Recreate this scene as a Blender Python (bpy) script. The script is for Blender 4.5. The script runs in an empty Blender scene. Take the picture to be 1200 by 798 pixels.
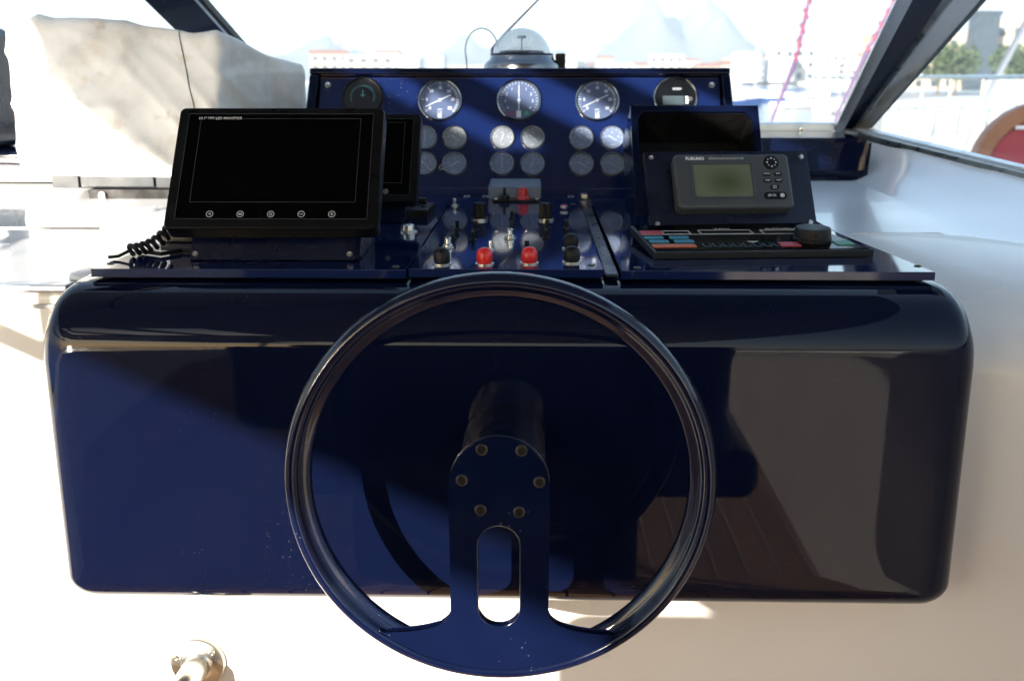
import bpy, bmesh, math, random
from math import radians as RAD, sin, cos, pi
from mathutils import Vector, Matrix, noise
from mathutils.bvhtree import BVHTree

random.seed(7)
SC = bpy.context.scene
COL = SC.collection

# ------------------------------------------------------------------ camera
cam_d = bpy.data.cameras.new('camera')
cam = bpy.data.objects.new('camera', cam_d)
COL.objects.link(cam)
cam.location = (0.032, 0, 0)
cam.rotation_euler = (RAD(90 - 14.8), 0, RAD(1.23))
cam_d.lens = 35
cam_d.sensor_width = 36
cam_d.clip_start = 0.02
cam_d.clip_end = 60000
cam_d.dof.use_dof = True
cam_d.dof.focus_distance = 1.32
cam_d.dof.aperture_fstop = 6.0
SC.camera = cam

# ------------------------------------------------------------------ sky, sun, exposure
SUNV = Vector((1.0, 1.9, -0.47)).normalized()          # the way the sunlight travels
EL = math.asin(-SUNV.z)
AZ = math.atan2(-SUNV.x, -SUNV.y)
W = bpy.data.worlds.new('World')
SC.world = W
W.use_nodes = True
nt = W.node_tree
sky = nt.nodes.new('ShaderNodeTexSky')
sky.sky_type = 'NISHITA'
sky.sun_disc = False
sky.sun_elevation = EL
sky.sun_rotation = AZ
sky.air_density = 1.0
sky.dust_density = 1.0
sky.ozone_density = 1.0
nt.links.new(sky.outputs[0], nt.nodes['Background'].inputs[0])
nt.nodes['Background'].inputs[1].default_value = 0.08
sd = bpy.data.lights.new('sun', 'SUN')
sd.energy = 5.0
sd.angle = RAD(0.5)
sd.color = (1.0, 0.92, 0.80)
sun = bpy.data.objects.new('sun', sd)
COL.objects.link(sun)
sun.rotation_euler = SUNV.to_track_quat('-Z', 'Y').to_euler()
sun.location = (-8, -9, 6)
SC.view_settings.view_transform = 'Standard'
SC.view_settings.look = 'None'
SC.view_settings.gamma = 1
SC.view_settings.exposure = 2.3
SC.view_settings.use_curve_mapping = False
SC.render.engine = 'CYCLES'
SC.cycles.use_denoising = True
SC.cycles.max_bounces = 10
SC.cycles.transparent_max_bounces = 16
SC.cycles.volume_bounces = 0
SC.cycles.sample_clamp_indirect = 6


# ------------------------------------------------------------------ materials
def new_mat(name):
    m = bpy.data.materials.new(name)
    m.use_nodes = True
    n = m.node_tree.nodes
    return m, n, m.node_tree.links, n['Principled BSDF']


def mat(name, col, rough=0.5, metal=0.0, coat=0.0, bump=0.0, bscale=200.0, var=0.0, vscale=8.0, spec=0.5,
        specks=0.0, trans=0.0, ior=1.45, emit=None):
    m, n, L, b = new_mat(name)
    b.inputs['Base Color'].default_value = (*col, 1)
    b.inputs['Roughness'].default_value = rough
    b.inputs['Metallic'].default_value = metal
    b.inputs['Coat Weight'].default_value = coat
    b.inputs['Coat Roughness'].default_value = 0.03
    b.inputs['Specular IOR Level'].default_value = spec
    b.inputs['Transmission Weight'].default_value = trans
    b.inputs['IOR'].default_value = ior
    tc = n.new('ShaderNodeTexCoord')
    if var > 0:
        nz = n.new('ShaderNodeTexNoise')
        nz.inputs['Scale'].default_value = vscale
        nz.inputs['Detail'].default_value = 6
        L.new(tc.outputs['Object'], nz.inputs['Vector'])
        mx = n.new('ShaderNodeMix')
        mx.data_type = 'RGBA'
        mx.inputs['A'].default_value = (*[c * (1 - var) for c in col], 1)
        mx.inputs['B'].default_value = (*[min(1, c * (1 + var)) for c in col], 1)
        L.new(nz.outputs['Fac'], mx.inputs['Factor'])
        L.new(mx.outputs['Result'], b.inputs['Base Color'])
        rr = n.new('ShaderNodeMapRange')
        rr.inputs['From Min'].default_value = 0.3
        rr.inputs['From Max'].default_value = 0.7
        rr.inputs['To Min'].default_value = rough * 0.75
        rr.inputs['To Max'].default_value = min(1, rough * 1.35)
        L.new(nz.outputs['Fac'], rr.inputs['Value'])
        L.new(rr.outputs['Result'], b.inputs['Roughness'])
    if specks > 0:
        vo = n.new('ShaderNodeTexVoronoi')
        vo.inputs['Scale'].default_value = 120
        L.new(tc.outputs['Object'], vo.inputs['Vector'])
        nz2 = n.new('ShaderNodeTexNoise')
        nz2.inputs['Scale'].default_value = 9
        nz2.inputs['Detail'].default_value = 3
        L.new(tc.outputs['Object'], nz2.inputs['Vector'])
        th = n.new('ShaderNodeMath')
        th.operation = 'MULTIPLY_ADD'
        th.inputs[1].default_value = 0.5
        th.inputs[2].default_value = -0.20
        L.new(nz2.outputs['Fac'], th.inputs[0])
        lt = n.new('ShaderNodeMath')
        lt.operation = 'LESS_THAN'
        L.new(vo.outputs['Distance'], lt.inputs[0])
        L.new(th.outputs[0], lt.inputs[1])
        ml = n.new('ShaderNodeMath')
        ml.operation = 'MULTIPLY'
        ml.inputs[1].default_value = specks
        L.new(lt.outputs[0], ml.inputs[0])
        mx2 = n.new('ShaderNodeMix')
        mx2.data_type = 'RGBA'
        src = b.inputs['Base Color'].links[0].from_socket if b.inputs['Base Color'].links else None
        if src:
            L.new(src, mx2.inputs['A'])
        else:
            mx2.inputs['A'].default_value = (*col, 1)
        mx2.inputs['B'].default_value = (0.35, 0.36, 0.38, 1)
        L.new(ml.outputs[0], mx2.inputs['Factor'])
        L.new(mx2.outputs['Result'], b.inputs['Base Color'])
    if bump > 0:
        nb = n.new('ShaderNodeTexNoise')
        nb.inputs['Scale'].default_value = bscale
        nb.inputs['Detail'].default_value = 4
        L.new(tc.outputs['Object'], nb.inputs['Vector'])
        bp = n.new('ShaderNodeBump')
        bp.inputs['Strength'].default_value = bump
        bp.inputs['Distance'].default_value = 0.002
        L.new(nb.outputs['Fac'], bp.inputs['Height'])
        L.new(bp.outputs['Normal'], b.inputs['Normal'])
        L.new(bp.outputs['Normal'], b.inputs['Coat Normal'])
    if emit:
        b.inputs['Emission Color'].default_value = (*emit[0], 1)
        b.inputs['Emission Strength'].default_value = emit[1]
    return m


def pane_mat(name, tint=(1, 1, 1), refl=0.06):
    m, n, L, b = new_mat(name)
    n.remove(b)
    out = n['Material Output']
    tr = n.new('ShaderNodeBsdfTransparent')
    tr.inputs[0].default_value = (*tint, 1)
    gl = n.new('ShaderNodeBsdfGlossy')
    gl.inputs['Roughness'].default_value = 0.01
    lw = n.new('ShaderNodeLayerWeight')
    lw.inputs['Blend'].default_value = 0.5
    pwn = n.new('ShaderNodeMath')
    pwn.operation = 'POWER'
    pwn.inputs[1].default_value = 4.0
    L.new(lw.outputs['Facing'], pwn.inputs[0])
    fr = n.new('ShaderNodeMath')
    fr.operation = 'MULTIPLY_ADD'
    fr.inputs[1].default_value = 0.6
    fr.inputs[2].default_value = refl * 0.4
    L.new(pwn.outputs[0], fr.inputs[0])
    mx = n.new('ShaderNodeMixShader')
    L.new(fr.outputs[0], mx.inputs[0])
    L.new(tr.outputs[0], mx.inputs[1])
    L.new(gl.outputs[0], mx.inputs[2])
    L.new(mx.outputs[0], out.inputs[0])
    return m


M = {}
M['navy'] = mat('navy_gelcoat', (0.0019, 0.0040, 0.0175), 0.025, spec=0.26, coat=0.02, bump=0.006, bscale=7, specks=0.06, var=0.12, vscale=5)
M['navyboard'] = mat('navy_board', (0.0040, 0.0105, 0.055), 0.06, coat=0.3, bump=0.0015, bscale=20, specks=0.25, var=0.15, vscale=12)
M['navypaint'] = mat('navy_paint', (0.0026, 0.0056, 0.025), 0.12, spec=0.45, coat=0.1, bump=0.01, bscale=160, specks=0.2, var=0.2, vscale=18)
M['navyflat'] = mat('navy_plate', (0.002, 0.0045, 0.019), 0.28, coat=0.1, specks=0.15, var=0.15, vscale=20)
M['gelcoat'] = mat('white_gelcoat', (0.78, 0.79, 0.80), 0.2, coat=0.3, bump=0.01, bscale=9, var=0.03, vscale=3)
M['wall'] = mat('cream_gelcoat', (0.80, 0.77, 0.72), 0.3, coat=0.15, bump=0.02, bscale=12, var=0.05, vscale=4)
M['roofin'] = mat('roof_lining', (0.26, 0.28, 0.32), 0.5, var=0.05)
M['black'] = mat('black_plastic', (0.0025, 0.0025, 0.003), 0.32, spec=0.28, bump=0.02, bscale=500, var=0.2, vscale=30)
M['blacksoft'] = mat('black_rubber', (0.004, 0.004, 0.0045), 0.5, spec=0.35, bump=0.05, bscale=400, var=0.2, vscale=30)
M['blackgloss'] = mat('black_screen', (0.001, 0.001, 0.0012), 0.12, var=0.1, spec=0.06)
M['chrome'] = mat('polished_steel', (0.62, 0.62, 0.60), 0.16, metal=1.0, var=0.08, vscale=40)
M['steel'] = mat('brushed_steel', (0.55, 0.54, 0.50), 0.3, metal=1.0, bump=0.05, bscale=300, var=0.12, vscale=30)
M['alu'] = mat('anodised_aluminium', (0.58, 0.60, 0.63), 0.35, metal=0.8, var=0.1, vscale=25)
M['dial'] = mat('gauge_dial', (0.065, 0.09, 0.175), 0.6, var=0.1, vscale=60)
M['dialsmall'] = mat('small_gauge_dial', (0.15, 0.19, 0.29), 0.6, var=0.1, vscale=60)
M['boltdark'] = mat('aged_bolt_steel', (0.10, 0.09, 0.075), 0.38, metal=1.0, var=0.2, vscale=90)
M['bezel'] = mat('dark_chrome_bezel', (0.22, 0.23, 0.25), 0.2, metal=1.0)
M['dome'] = pane_mat('compass_dome', (0.74, 0.77, 0.80), 0.4)
M['dialglare'] = mat('gauge_dial_glare', (0.20, 0.21, 0.23), 0.6, var=0.15, vscale=60)  # sun glare on three small dials, put into the colour
M['white'] = mat('white_print', (0.70, 0.72, 0.75), 0.5)
M['greyprint'] = mat('grey_print', (0.45, 0.46, 0.47), 0.5)
M['dimblue'] = mat('blue_outline_print', (0.03, 0.07, 0.14), 0.5)
M['redprint'] = mat('red_print', (0.30, 0.03, 0.05), 0.5)
M['greenprint'] = mat('green_print', (0.03, 0.35, 0.16), 0.5)
M['cyanprint'] = mat('cyan_scale_print', (0.10, 0.45, 0.50), 0.5)
M['cyan'] = mat('cyan_key', (0.02, 0.20, 0.30), 0.45)
M['orange'] = mat('orange_key', (0.55, 0.10, 0.02), 0.45)
M['redkey'] = mat('red_key', (0.42, 0.02, 0.03), 0.45)
M['greenkey'] = mat('green_key', (0.02, 0.22, 0.13), 0.45)
M['red'] = mat('red_plastic', (0.62, 0.015, 0.012), 0.3, coat=0.2, var=0.05)
M['lcd'] = mat('lcd_glass', (0.06, 0.08, 0.09), 0.3, var=0.05)
M['gpscase'] = mat('grey_plastic_case', (0.045, 0.052, 0.058), 0.45, bump=0.03, bscale=600, var=0.08, vscale=40)
M['boxgrey'] = mat('grey_enamel', (0.16, 0.20, 0.26), 0.35, var=0.08)
M['bracket'] = mat('grey_bracket', (0.035, 0.042, 0.05), 0.45, var=0.15, vscale=15)
M['pane'] = pane_mat('thin_glass', (0.97, 0.985, 1.0))
M['lens'] = pane_mat('gauge_glass', (0.96, 0.98, 1.0), 0.15)
M['acrylic'] = pane_mat('clear_acrylic', (0.93, 0.95, 0.97), 0.1)
M['trim'] = mat('black_rubber_trim', (0.012, 0.012, 0.012), 0.5)
M['seat'] = mat('navy_upholstery', (0.010, 0.013, 0.03), 0.5, bump=0.1, bscale=60)
M['seatpale'] = mat('pale_upholstery', (0.42, 0.40, 0.40), 0.55, bump=0.1, bscale=60, var=0.06)
M['foliage'] = mat('foliage', (0.055, 0.085, 0.035), 0.7, var=0.4, vscale=2)
M['bark'] = mat('bark', (0.10, 0.07, 0.05), 0.8, var=0.3)
M['stone'] = mat('beige_stone', (0.42, 0.37, 0.29), 0.8, var=0.12, vscale=0.2)
M['stoneb'] = mat('pale_render', (0.60, 0.58, 0.54), 0.8, var=0.08, vscale=0.2)
M['tile'] = mat('clay_tile', (0.33, 0.14, 0.08), 0.8, var=0.2, vscale=0.4)
M['glassdark'] = mat('dark_glazing', (0.05, 0.07, 0.09), 0.2)
M['quay'] = mat('quay_concrete', (0.45, 0.44, 0.42), 0.8, var=0.15, vscale=0.3)
M['tank'] = mat('white_tank_paint', (0.75, 0.75, 0.74), 0.5, var=0.05, vscale=0.5)
M['hull'] = mat('white_hull', (0.78, 0.78, 0.78), 0.3, var=0.04, vscale=1)
M['hullblue'] = mat('blue_hull', (0.03, 0.08, 0.25), 0.3, var=0.1, vscale=1)
M['redhull'] = mat('red_canvas_panel', (0.40, 0.06, 0.07), 0.6, var=0.1, vscale=3)
M['varnish'] = mat('varnished_wood', (0.34, 0.15, 0.075), 0.4, coat=0.1, var=0.2, vscale=6)
M['ropered'] = mat('red_rope', (0.20, 0.05, 0.10), 0.7, var=0.2)
M['ropeviolet'] = mat('violet_wire', (0.16, 0.11, 0.20), 0.5)


def teak_mat():
    m, n, L, b = new_mat('teak')
    tc = n.new('ShaderNodeTexCoord')
    mp = n.new('ShaderNodeMapping')
    mp.inputs['Scale'].default_value = (30, 1.6, 30)
    nz = n.new('ShaderNodeTexNoise')
    nz.inputs['Scale'].default_value = 4
    nz.inputs['Detail'].default_value = 8
    oi = n.new('ShaderNodeObjectInfo')
    L.new(tc.outputs['Object'], mp.inputs['Vector'])
    L.new(mp.outputs[0], nz.inputs['Vector'])
    mx = n.new('ShaderNodeMix')
    mx.data_type = 'RGBA'
    mx.inputs['A'].default_value = (0.40, 0.22, 0.10, 1)
    mx.inputs['B'].default_value = (0.56, 0.34, 0.18, 1)
    L.new(nz.outputs['Fac'], mx.inputs['Factor'])
    hs = n.new('ShaderNodeHueSaturation')
    mr = n.new('ShaderNodeMapRange')
    mr.inputs['To Min'].default_value = 0.8
    mr.inputs['To Max'].default_value = 1.2
    L.new(oi.outputs['Random'], mr.inputs['Value'])
    L.new(mr.outputs[0], hs.inputs['Value'])
    L.new(mx.outputs['Result'], hs.inputs['Color'])
    L.new(hs.outputs[0], b.inputs['Base Color'])
    b.inputs['Roughness'].default_value = 0.55
    return m


M['teak'] = teak_mat()


def canvas_mat():
    m, n, L, b = new_mat('stained_canvas')
    tc = n.new('ShaderNodeTexCoord')
    nz = n.new('ShaderNodeTexNoise')
    nz.inputs['Scale'].default_value = 5.5
    nz.inputs['Detail'].default_value = 8
    nz.inputs['Roughness'].default_value = 0.65
    L.new(tc.outputs['Object'], nz.inputs['Vector'])
    cr = n.new('ShaderNodeValToRGB')
    cr.color_ramp.elements[0].position = 0.36
    cr.color_ramp.elements[0].color = (0.68, 0.64, 0.58, 1)
    cr.color_ramp.elements[1].position = 0.50
    cr.color_ramp.elements[1].color = (0.82, 0.81, 0.79, 1)
    L.new(nz.outputs['Fac'], cr.inputs[0])
    nz2 = n.new('ShaderNodeTexNoise')
    nz2.inputs['Scale'].default_value = 14
    nz2.inputs['Detail'].default_value = 5
    L.new(tc.outputs['Object'], nz2.inputs['Vector'])
    cr2 = n.new('ShaderNodeValToRGB')
    cr2.color_ramp.elements[0].position = 0.28
    cr2.color_ramp.elements[0].color = (0.72, 0.62, 0.48, 1)
    cr2.color_ramp.elements[1].position = 0.40
    cr2.color_ramp.elements[1].color = (1, 1, 1, 1)
    L.new(nz2.outputs['Fac'], cr2.inputs[0])
    mx = n.new('ShaderNodeMix')
    mx.data_type = 'RGBA'
    mx.blend_type = 'MULTIPLY'
    mx.inputs['Factor'].default_value = 1
    L.new(cr.outputs[0], mx.inputs['A'])
    L.new(cr2.outputs[0], mx.inputs['B'])
    L.new(mx.outputs['Result'], b.inputs['Base Color'])
    b.inputs['Roughness'].default_value = 0.6
    wv = n.new('ShaderNodeTexNoise')
    wv.inputs['Scale'].default_value = 22
    wv.inputs['Detail'].default_value = 6
    L.new(tc.outputs['Object'], wv.inputs['Vector'])
    bp = n.new('ShaderNodeBump')
    bp.inputs['Strength'].default_value = 0.18
    bp.inputs['Distance'].default_value = 0.004
    L.new(wv.outputs['Fac'], bp.inputs['Height'])
    L.new(bp.outputs['Normal'], b.inputs['Normal'])
    return m


M['canvas'] = canvas_mat()


def lcd_mat():
    # an unlit green LCD: darker in the middle
    m, n, L, b = new_mat('green_lcd')
    tc = n.new('ShaderNodeTexCoord')
    mp = n.new('ShaderNodeMapping')
    mp.inputs['Scale'].default_value = (24, 38, 1)
    mp.inputs['Location'].default_value = (-0.15, 0.1, 0)
    gr = n.new('ShaderNodeTexGradient')
    gr.gradient_type = 'SPHERICAL'
    L.new(tc.outputs['Object'], mp.inputs['Vector'])
    L.new(mp.outputs[0], gr.inputs['Vector'])
    mx = n.new('ShaderNodeMix')
    mx.data_type = 'RGBA'
    mx.inputs['A'].default_value = (0.105, 0.125, 0.080, 1)
    mx.inputs['B'].default_value = (0.040, 0.062, 0.012, 1)
    L.new(gr.outputs['Fac'], mx.inputs['Factor'])
    L.new(mx.outputs['Result'], b.inputs['Base Color'])
    b.inputs['Roughness'].default_value = 0.3
    return m


M['gpslcd'] = lcd_mat()


def water_mat():
    m, n, L, b = new_mat('harbour_water')
    b.inputs['Base Color'].default_value = (0.02, 0.06, 0.10, 1)
    b.inputs['Roughness'].default_value = 0.12
    tc = n.new('ShaderNodeTexCoord')
    nz = n.new('ShaderNodeTexNoise')
    nz.inputs['Scale'].default_value = 0.6
    nz.inputs['Detail'].default_value = 5
    L.new(tc.outputs['Object'], nz.inputs['Vector'])
    bp = n.new('ShaderNodeBump')
    bp.inputs['Strength'].default_value = 0.6
    bp.inputs['Distance'].default_value = 0.4
    L.new(nz.outputs['Fac'], bp.inputs['Height'])
    L.new(bp.outputs['Normal'], b.inputs['Normal'])
    return m


M['water'] = water_mat()
M['rock'] = mat('mountain_rock', (0.16, 0.16, 0.13), 0.9, var=0.3, vscale=0.004)


# ------------------------------------------------------------------ mesh helpers
def link(name, me, m, parent=None, loc=(0, 0, 0), rot=(0, 0, 0)):
    o = bpy.data.objects.new(name, me)
    COL.objects.link(o)
    if m is not None and me is not None and hasattr(me, 'materials') and not me.materials:
        me.materials.append(M[m])
    o.location = loc
    o.rotation_euler = rot
    if parent:
        o.parent = parent
    return o


def obj(name, bm, m, parent=None, loc=(0, 0, 0), rot=(0, 0, 0), smooth=40):
    bmesh.ops.recalc_face_normals(bm, faces=bm.faces)
    me = bpy.data.meshes.new(name)
    bm.to_mesh(me)
    bm.free()
    if smooth:
        me.shade_smooth()
        me.set_sharp_from_angle(angle=RAD(smooth))
    o = link(name, me, m, parent, loc, rot)
    if smooth and smooth <= 60:                       # keep the big faces flat next to rounded edges
        md = o.modifiers.new('weighted_normal', 'WEIGHTED_NORMAL')
        md.keep_sharp = True
        md.weight = 80
    return o


def empty(name, loc=(0, 0, 0), rot=(0, 0, 0), parent=None):
    o = bpy.data.objects.new(name, None)
    COL.objects.link(o)
    o.location = loc
    o.rotation_euler = rot
    o.empty_display_size = 0.05
    if parent:
        o.parent = parent
    return o


def tag(o, label, cat, group=None, kind=None):
    o['label'] = label
    o['category'] = cat
    if group:
        o['group'] = group
    if kind:
        o['kind'] = kind
    return o


def struct(o, label=None):
    o['kind'] = 'structure'
    if label:
        o['label'] = label
    return o


def copy_tree(o, parent=None):
    c = o.copy()
    COL.objects.link(c)
    c.parent = parent
    for ch in [x for x in bpy.data.objects if x.parent == o]:
        copy_tree(ch, c)
    return c


def BM():
    return bmesh.new()


def box(bm, x0, x1, y0, y1, z0, z1, bev=0.0, seg=2):
    vs = [bm.verts.new((x, y, z)) for x in (x0, x1) for y in (y0, y1) for z in (z0, z1)]
    F = [(0, 1, 3, 2), (4, 6, 7, 5), (0, 4, 5, 1), (2, 3, 7, 6), (0, 2, 6, 4), (1, 5, 7, 3)]
    fs = [bm.faces.new([vs[i] for i in f]) for f in F]
    bmesh.ops.recalc_face_normals(bm, faces=fs)
    if bev > 0:
        es = list({e for f in fs for e in f.edges})
        bmesh.ops.bevel(bm, geom=es, offset=bev, segments=seg, profile=0.5, affect='EDGES')
    return bm


def lathe(bm, prof, seg=32, org=(0, 0, 0), close=False):
    """prof: list of (r, z) turned about local z"""
    ox, oy, oz = org
    rings = []
    for r, z in prof:
        if r < 1e-6:
            rings.append([bm.verts.new((ox, oy, oz + z))])
        else:
            rings.append([bm.verts.new((ox + r * cos(2 * pi * k / seg), oy + r * sin(2 * pi * k / seg), oz + z)) for k in range(seg)])
    pairs = list(zip(rings[:-1], rings[1:]))
    if close:
        pairs.append((rings[-1], rings[0]))
    for a, b in pairs:
        for k in range(seg):
            k2 = (k + 1) % seg
            if len(a) == 1 and len(b) == 1:
                continue
            if len(a) == 1:
                bm.faces.new((a[0], b[k2], b[k]))
            elif len(b) == 1:
                bm.faces.new((a[k], a[k2], b[0]))
            else:
                bm.faces.new((a[k], a[k2], b[k2], b[k]))
    return bm


def cyl(bm, r, z0, z1, seg=24, r2=None, org=(0, 0, 0), bev=0.0):
    r2 = r if r2 is None else r2
    if bev:
        return lathe(bm, [(0, z0), (r, z0), (r2, z1 - bev), (r2 - bev * .3, z1 - bev * .3), (r2 - bev, z1), (0, z1)], seg, org)
    return lathe(bm, [(0, z0), (r, z0), (r2, z1), (0, z1)], seg, org)


def tube(bm, pts, r, seg=8, cap=True):
    pts = [Vector(p) for p in pts]
    rings = []
    nrm = None
    for i, p in enumerate(pts):
        t = (pts[min(i + 1, len(pts) - 1)] - pts[max(i - 1, 0)]).normalized()
        if nrm is None:
            nrm = t.orthogonal().normalized()
        nrm = (nrm - t * nrm.dot(t)).normalized()
        b = t.cross(nrm)
        rr = r[i] if isinstance(r, (list, tuple)) else r
        rings.append([bm.verts.new(p + nrm * rr * cos(2 * pi * k / seg) + b * rr * sin(2 * pi * k / seg)) for k in range(seg)])
    for a, b in zip(rings[:-1], rings[1:]):
        for k in range(seg):
            bm.faces.new((a[k], a[(k + 1) % seg], b[(k + 1) % seg], b[k]))
    if cap:
        bm.faces.new(rings[0][::-1])
        bm.faces.new(rings[-1])
    return bm


def rrect(w, h, r, seg=6, cx=0, cy=0):
    pts = []
    for (sx, sy, a0) in ((1, 1, 0), (-1, 1, 90), (-1, -1, 180), (1, -1, 270)):
        for k in range(seg + 1):
            a = RAD(a0 + 90 * k / seg)
            pts.append((cx + sx * (w / 2 - r) + r * cos(a), cy + sy * (h / 2 - r) + r * sin(a)))
    return pts


def plate(bm, pts, z0, z1, bev=0.0):
    """prism from an outline in xy, its top edge rounded by bev"""
    n = len(pts)
    area = sum(pts[k][0] * pts[(k + 1) % n][1] - pts[(k + 1) % n][0] * pts[k][1] for k in range(n))
    wind = 1 if area > 0 else -1

    def ring(z, ins):
        out = []
        for k in range(n):
            p = Vector(pts[k])
            e1, e2 = p - Vector(pts[k - 1]), Vector(pts[(k + 1) % n]) - p
            if e1.length < 1e-7:
                e1 = e2
            if e2.length < 1e-7:
                e2 = e1
            n1, n2 = Vector((e1.y, -e1.x)).normalized() * wind, Vector((e2.y, -e2.x)).normalized() * wind
            q = p - (n1 + n2) / max(0.3, 1 + n1.dot(n2)) * ins
            out.append(bm.verts.new((q.x, q.y, z)))
        return out
    rings = [ring(z0, 0)]
    if bev:
        rings += [ring(z1 - bev, 0), ring(z1 - bev * .3, bev * .3), ring(z1, bev)]
    else:
        rings.append(ring(z1, 0))
    for a, b in zip(rings[:-1], rings[1:]):
        for k in range(n):
            bm.faces.new((a[k], a[(k + 1) % n], b[(k + 1) % n], b[k]))
    bm.faces.new(rings[0][::-1])
    bm.faces.new(rings[-1])
    return bm


def prism(bm, prof, x0, x1):
    """profile in (y, z) extruded along x"""
    a = [bm.verts.new((x0, y, z)) for y, z in prof]
    b = [bm.verts.new((x1, y, z)) for y, z in prof]
    n = len(prof)
    for k in range(n):
        bm.faces.new((a[k], a[(k + 1) % n], b[(k + 1) % n], b[k]))
    fa = bm.faces.new(a[::-1])
    fb = bm.faces.new(b)
    return fa, fb


_dep = None


def text_mesh(s, size, align='CENTER', ext=0.0002, shear=0.0, bold=0.0):
    cu = bpy.data.curves.new('lettering', 'FONT')
    cu.body = s
    cu.size = size
    cu.align_x = align
    cu.align_y = 'CENTER'
    cu.extrude = ext
    cu.shear = shear
    cu.offset = bold
    cu.resolution_u = 3
    o = bpy.data.objects.new('lettering', cu)
    COL.objects.link(o)
    dg = bpy.context.evaluated_depsgraph_get()
    me = bpy.data.meshes.new_from_object(o.evaluated_get(dg))
    bpy.data.objects.remove(o)
    bpy.data.curves.remove(cu)
    me.materials.clear()
    return me


def text(s, size, m, parent, loc, name='lettering', **k):
    return link(name, text_mesh(s, size, **k), m, parent, loc)


def quad_bar(bm, p, q, w0, w1, z):
    """flat tapered bar from p to q in the xy plane at height z (thin solid)"""
    p, q = Vector(p), Vector(q)
    t = (q - p).normalized()
    n = Vector((-t.y, t.x))
    pts = [p + n * w0, p - n * w0, q - n * w1, q + n * w1]
    lo = [bm.verts.new((v.x, v.y, z)) for v in pts]
    hi = [bm.verts.new((v.x, v.y, z + 0.0005)) for v in pts]
    bm.faces.new(lo[::-1])
    bm.faces.new(hi)
    for k in range(4):
        bm.faces.new((lo[k], lo[(k + 1) % 4], hi[(k + 1) % 4], hi[k]))


def merge_mesh(bm, me, loc):
    t = bmesh.new()
    t.from_mesh(me)
    bmesh.ops.translate(t, verts=t.verts, vec=loc)
    tmp = bpy.data.meshes.new('tmp')
    t.to_mesh(tmp)
    t.free()
    bm.from_mesh(tmp)
    bpy.data.meshes.remove(tmp)


def screw(parent, loc, r=0.004, m='chrome', name='screw', rot=(0, 0, 0)):
    key = ('screw', r, m)
    if key not in _cache:
        bm = BM()
        lathe(bm, [(0, -0.001), (r, -0.001), (r, r * .25), (r * .85, r * .55), (r * .45, r * .6), (r * .4, r * .2), (0, r * .2)], 14)
        o = obj(name, bm, m, parent, loc, rot)
        _cache[key] = o.data
        return o
    return link(name, _cache[key], None, parent, loc, rot)


_cache = {}
SL = 0.010                                     # slope of the instrument board


def bz(y):
    return -0.244 + SL * (y - 1.31)


def deckz(y):
    return -0.275 + 0.046 * (y - 1.45)


# ================================================================== THE PLACE: boat shell
FLOOR = -1.50

# cockpit floor of teak planks
bm = BM()
box(bm, -1.9, 1.25, -7.2, 1.36, FLOOR - 0.06, FLOOR - 0.012)
floor = struct(obj('cockpit_floor', bm, 'trim', smooth=0), 'black caulked cockpit floor laid with teak planks')
pw = 0.10
bm = BM()
box(bm, -pw / 2 + 0.003, pw / 2 - 0.003, -4.2, 4.2, 0, 0.012, 0.0015, 1)
plank = None
x = -1.84
while x < 1.2:
    if plank is None:
        plank = obj('plank', bm, 'teak', floor, (x, -2.9, FLOOR - 0.012), smooth=0)
    else:
        link('plank', plank.data, None, floor, (x, -2.9, FLOOR - 0.012))
    x += pw

# bulkhead that carries the console; on the right it sweeps aft
path = [(-2.2, 1.32), (-1.2, 1.32), (-0.6, 1.32), (0.0, 1.32), (0.45, 1.32)]
for k in range(1, 13):
    a = RAD(90 * k / 12)
    path.append((0.45 + 0.46 * sin(a), 1.32 - 0.46 * (1 - cos(a))))
path += [(0.91, 0.4), (0.93, -0.4), (0.95, -1.6), (0.95, -7.2)]


def normal2(i):
    p, q = Vector(path[max(i - 1, 0)]), Vector(path[min(i + 1, len(path) - 1)])
    t = (q - p).normalized()
    return Vector((t.y, -t.x))               # towards the cockpit


bm = BM()
rows = []
for i, (px, py) in enumerate(path):
    n2 = normal2(i)
    wv_ = min(1, max(0, (px - 0.1) / 0.45))          # the lip grows into a wide roll on the right
    arc = min(1, max(0, (1.30 - py) / 0.4))
    rd_ = 0.012 + 0.40 * wv_ * (1 - arc) + 0.10 * arc
    rh_ = 0.012 + 0.11 * wv_
    top = deckz(py + 0.02 + rd_) + (0.0015 if px > 0.3 else -0.002)
    col = []
    for z in (FLOOR - 0.05, -1.2, -0.9, -0.7, -0.55):
        col.append((px, py, z))
    for k in range(0, 13):
        a = RAD(90 * k / 12)
        off = rd_ * (1 - cos(a))
        col.append((px - n2.x * off, py - n2.y * off, top - rh_ + rh_ * sin(a)))
    col.append((px - n2.x * (rd_ + 0.1), py - n2.y * (rd_ + 0.1), deckz(py + rd_ + 0.09) - 0.005))
    rows.append([bm.verts.new(c) for c in col])
for a, b in zip(rows[:-1], rows[1:]):
    for k in range(len(a) - 1):
        bm.faces.new((a[k], b[k], b[k + 1], a[k + 1]))
wallo = obj('wall_bulkhead', bm, 'wall', smooth=60)
struct(wallo, 'cream white moulded bulkhead below the dashboard')
# light strip along the left lip
bm = BM()
box(bm, -2.2, -0.60, 1.309, 1.336, -0.2832, -0.2722, 0.003)
obj('lip_trim', bm, 'alu', wallo)
bm = BM()
box(bm, -2.2, -0.60, 1.3135, 1.319, -0.306, -0.300, 0.001, 1)
obj('lip_seam', bm, 'greyprint', wallo)

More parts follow.
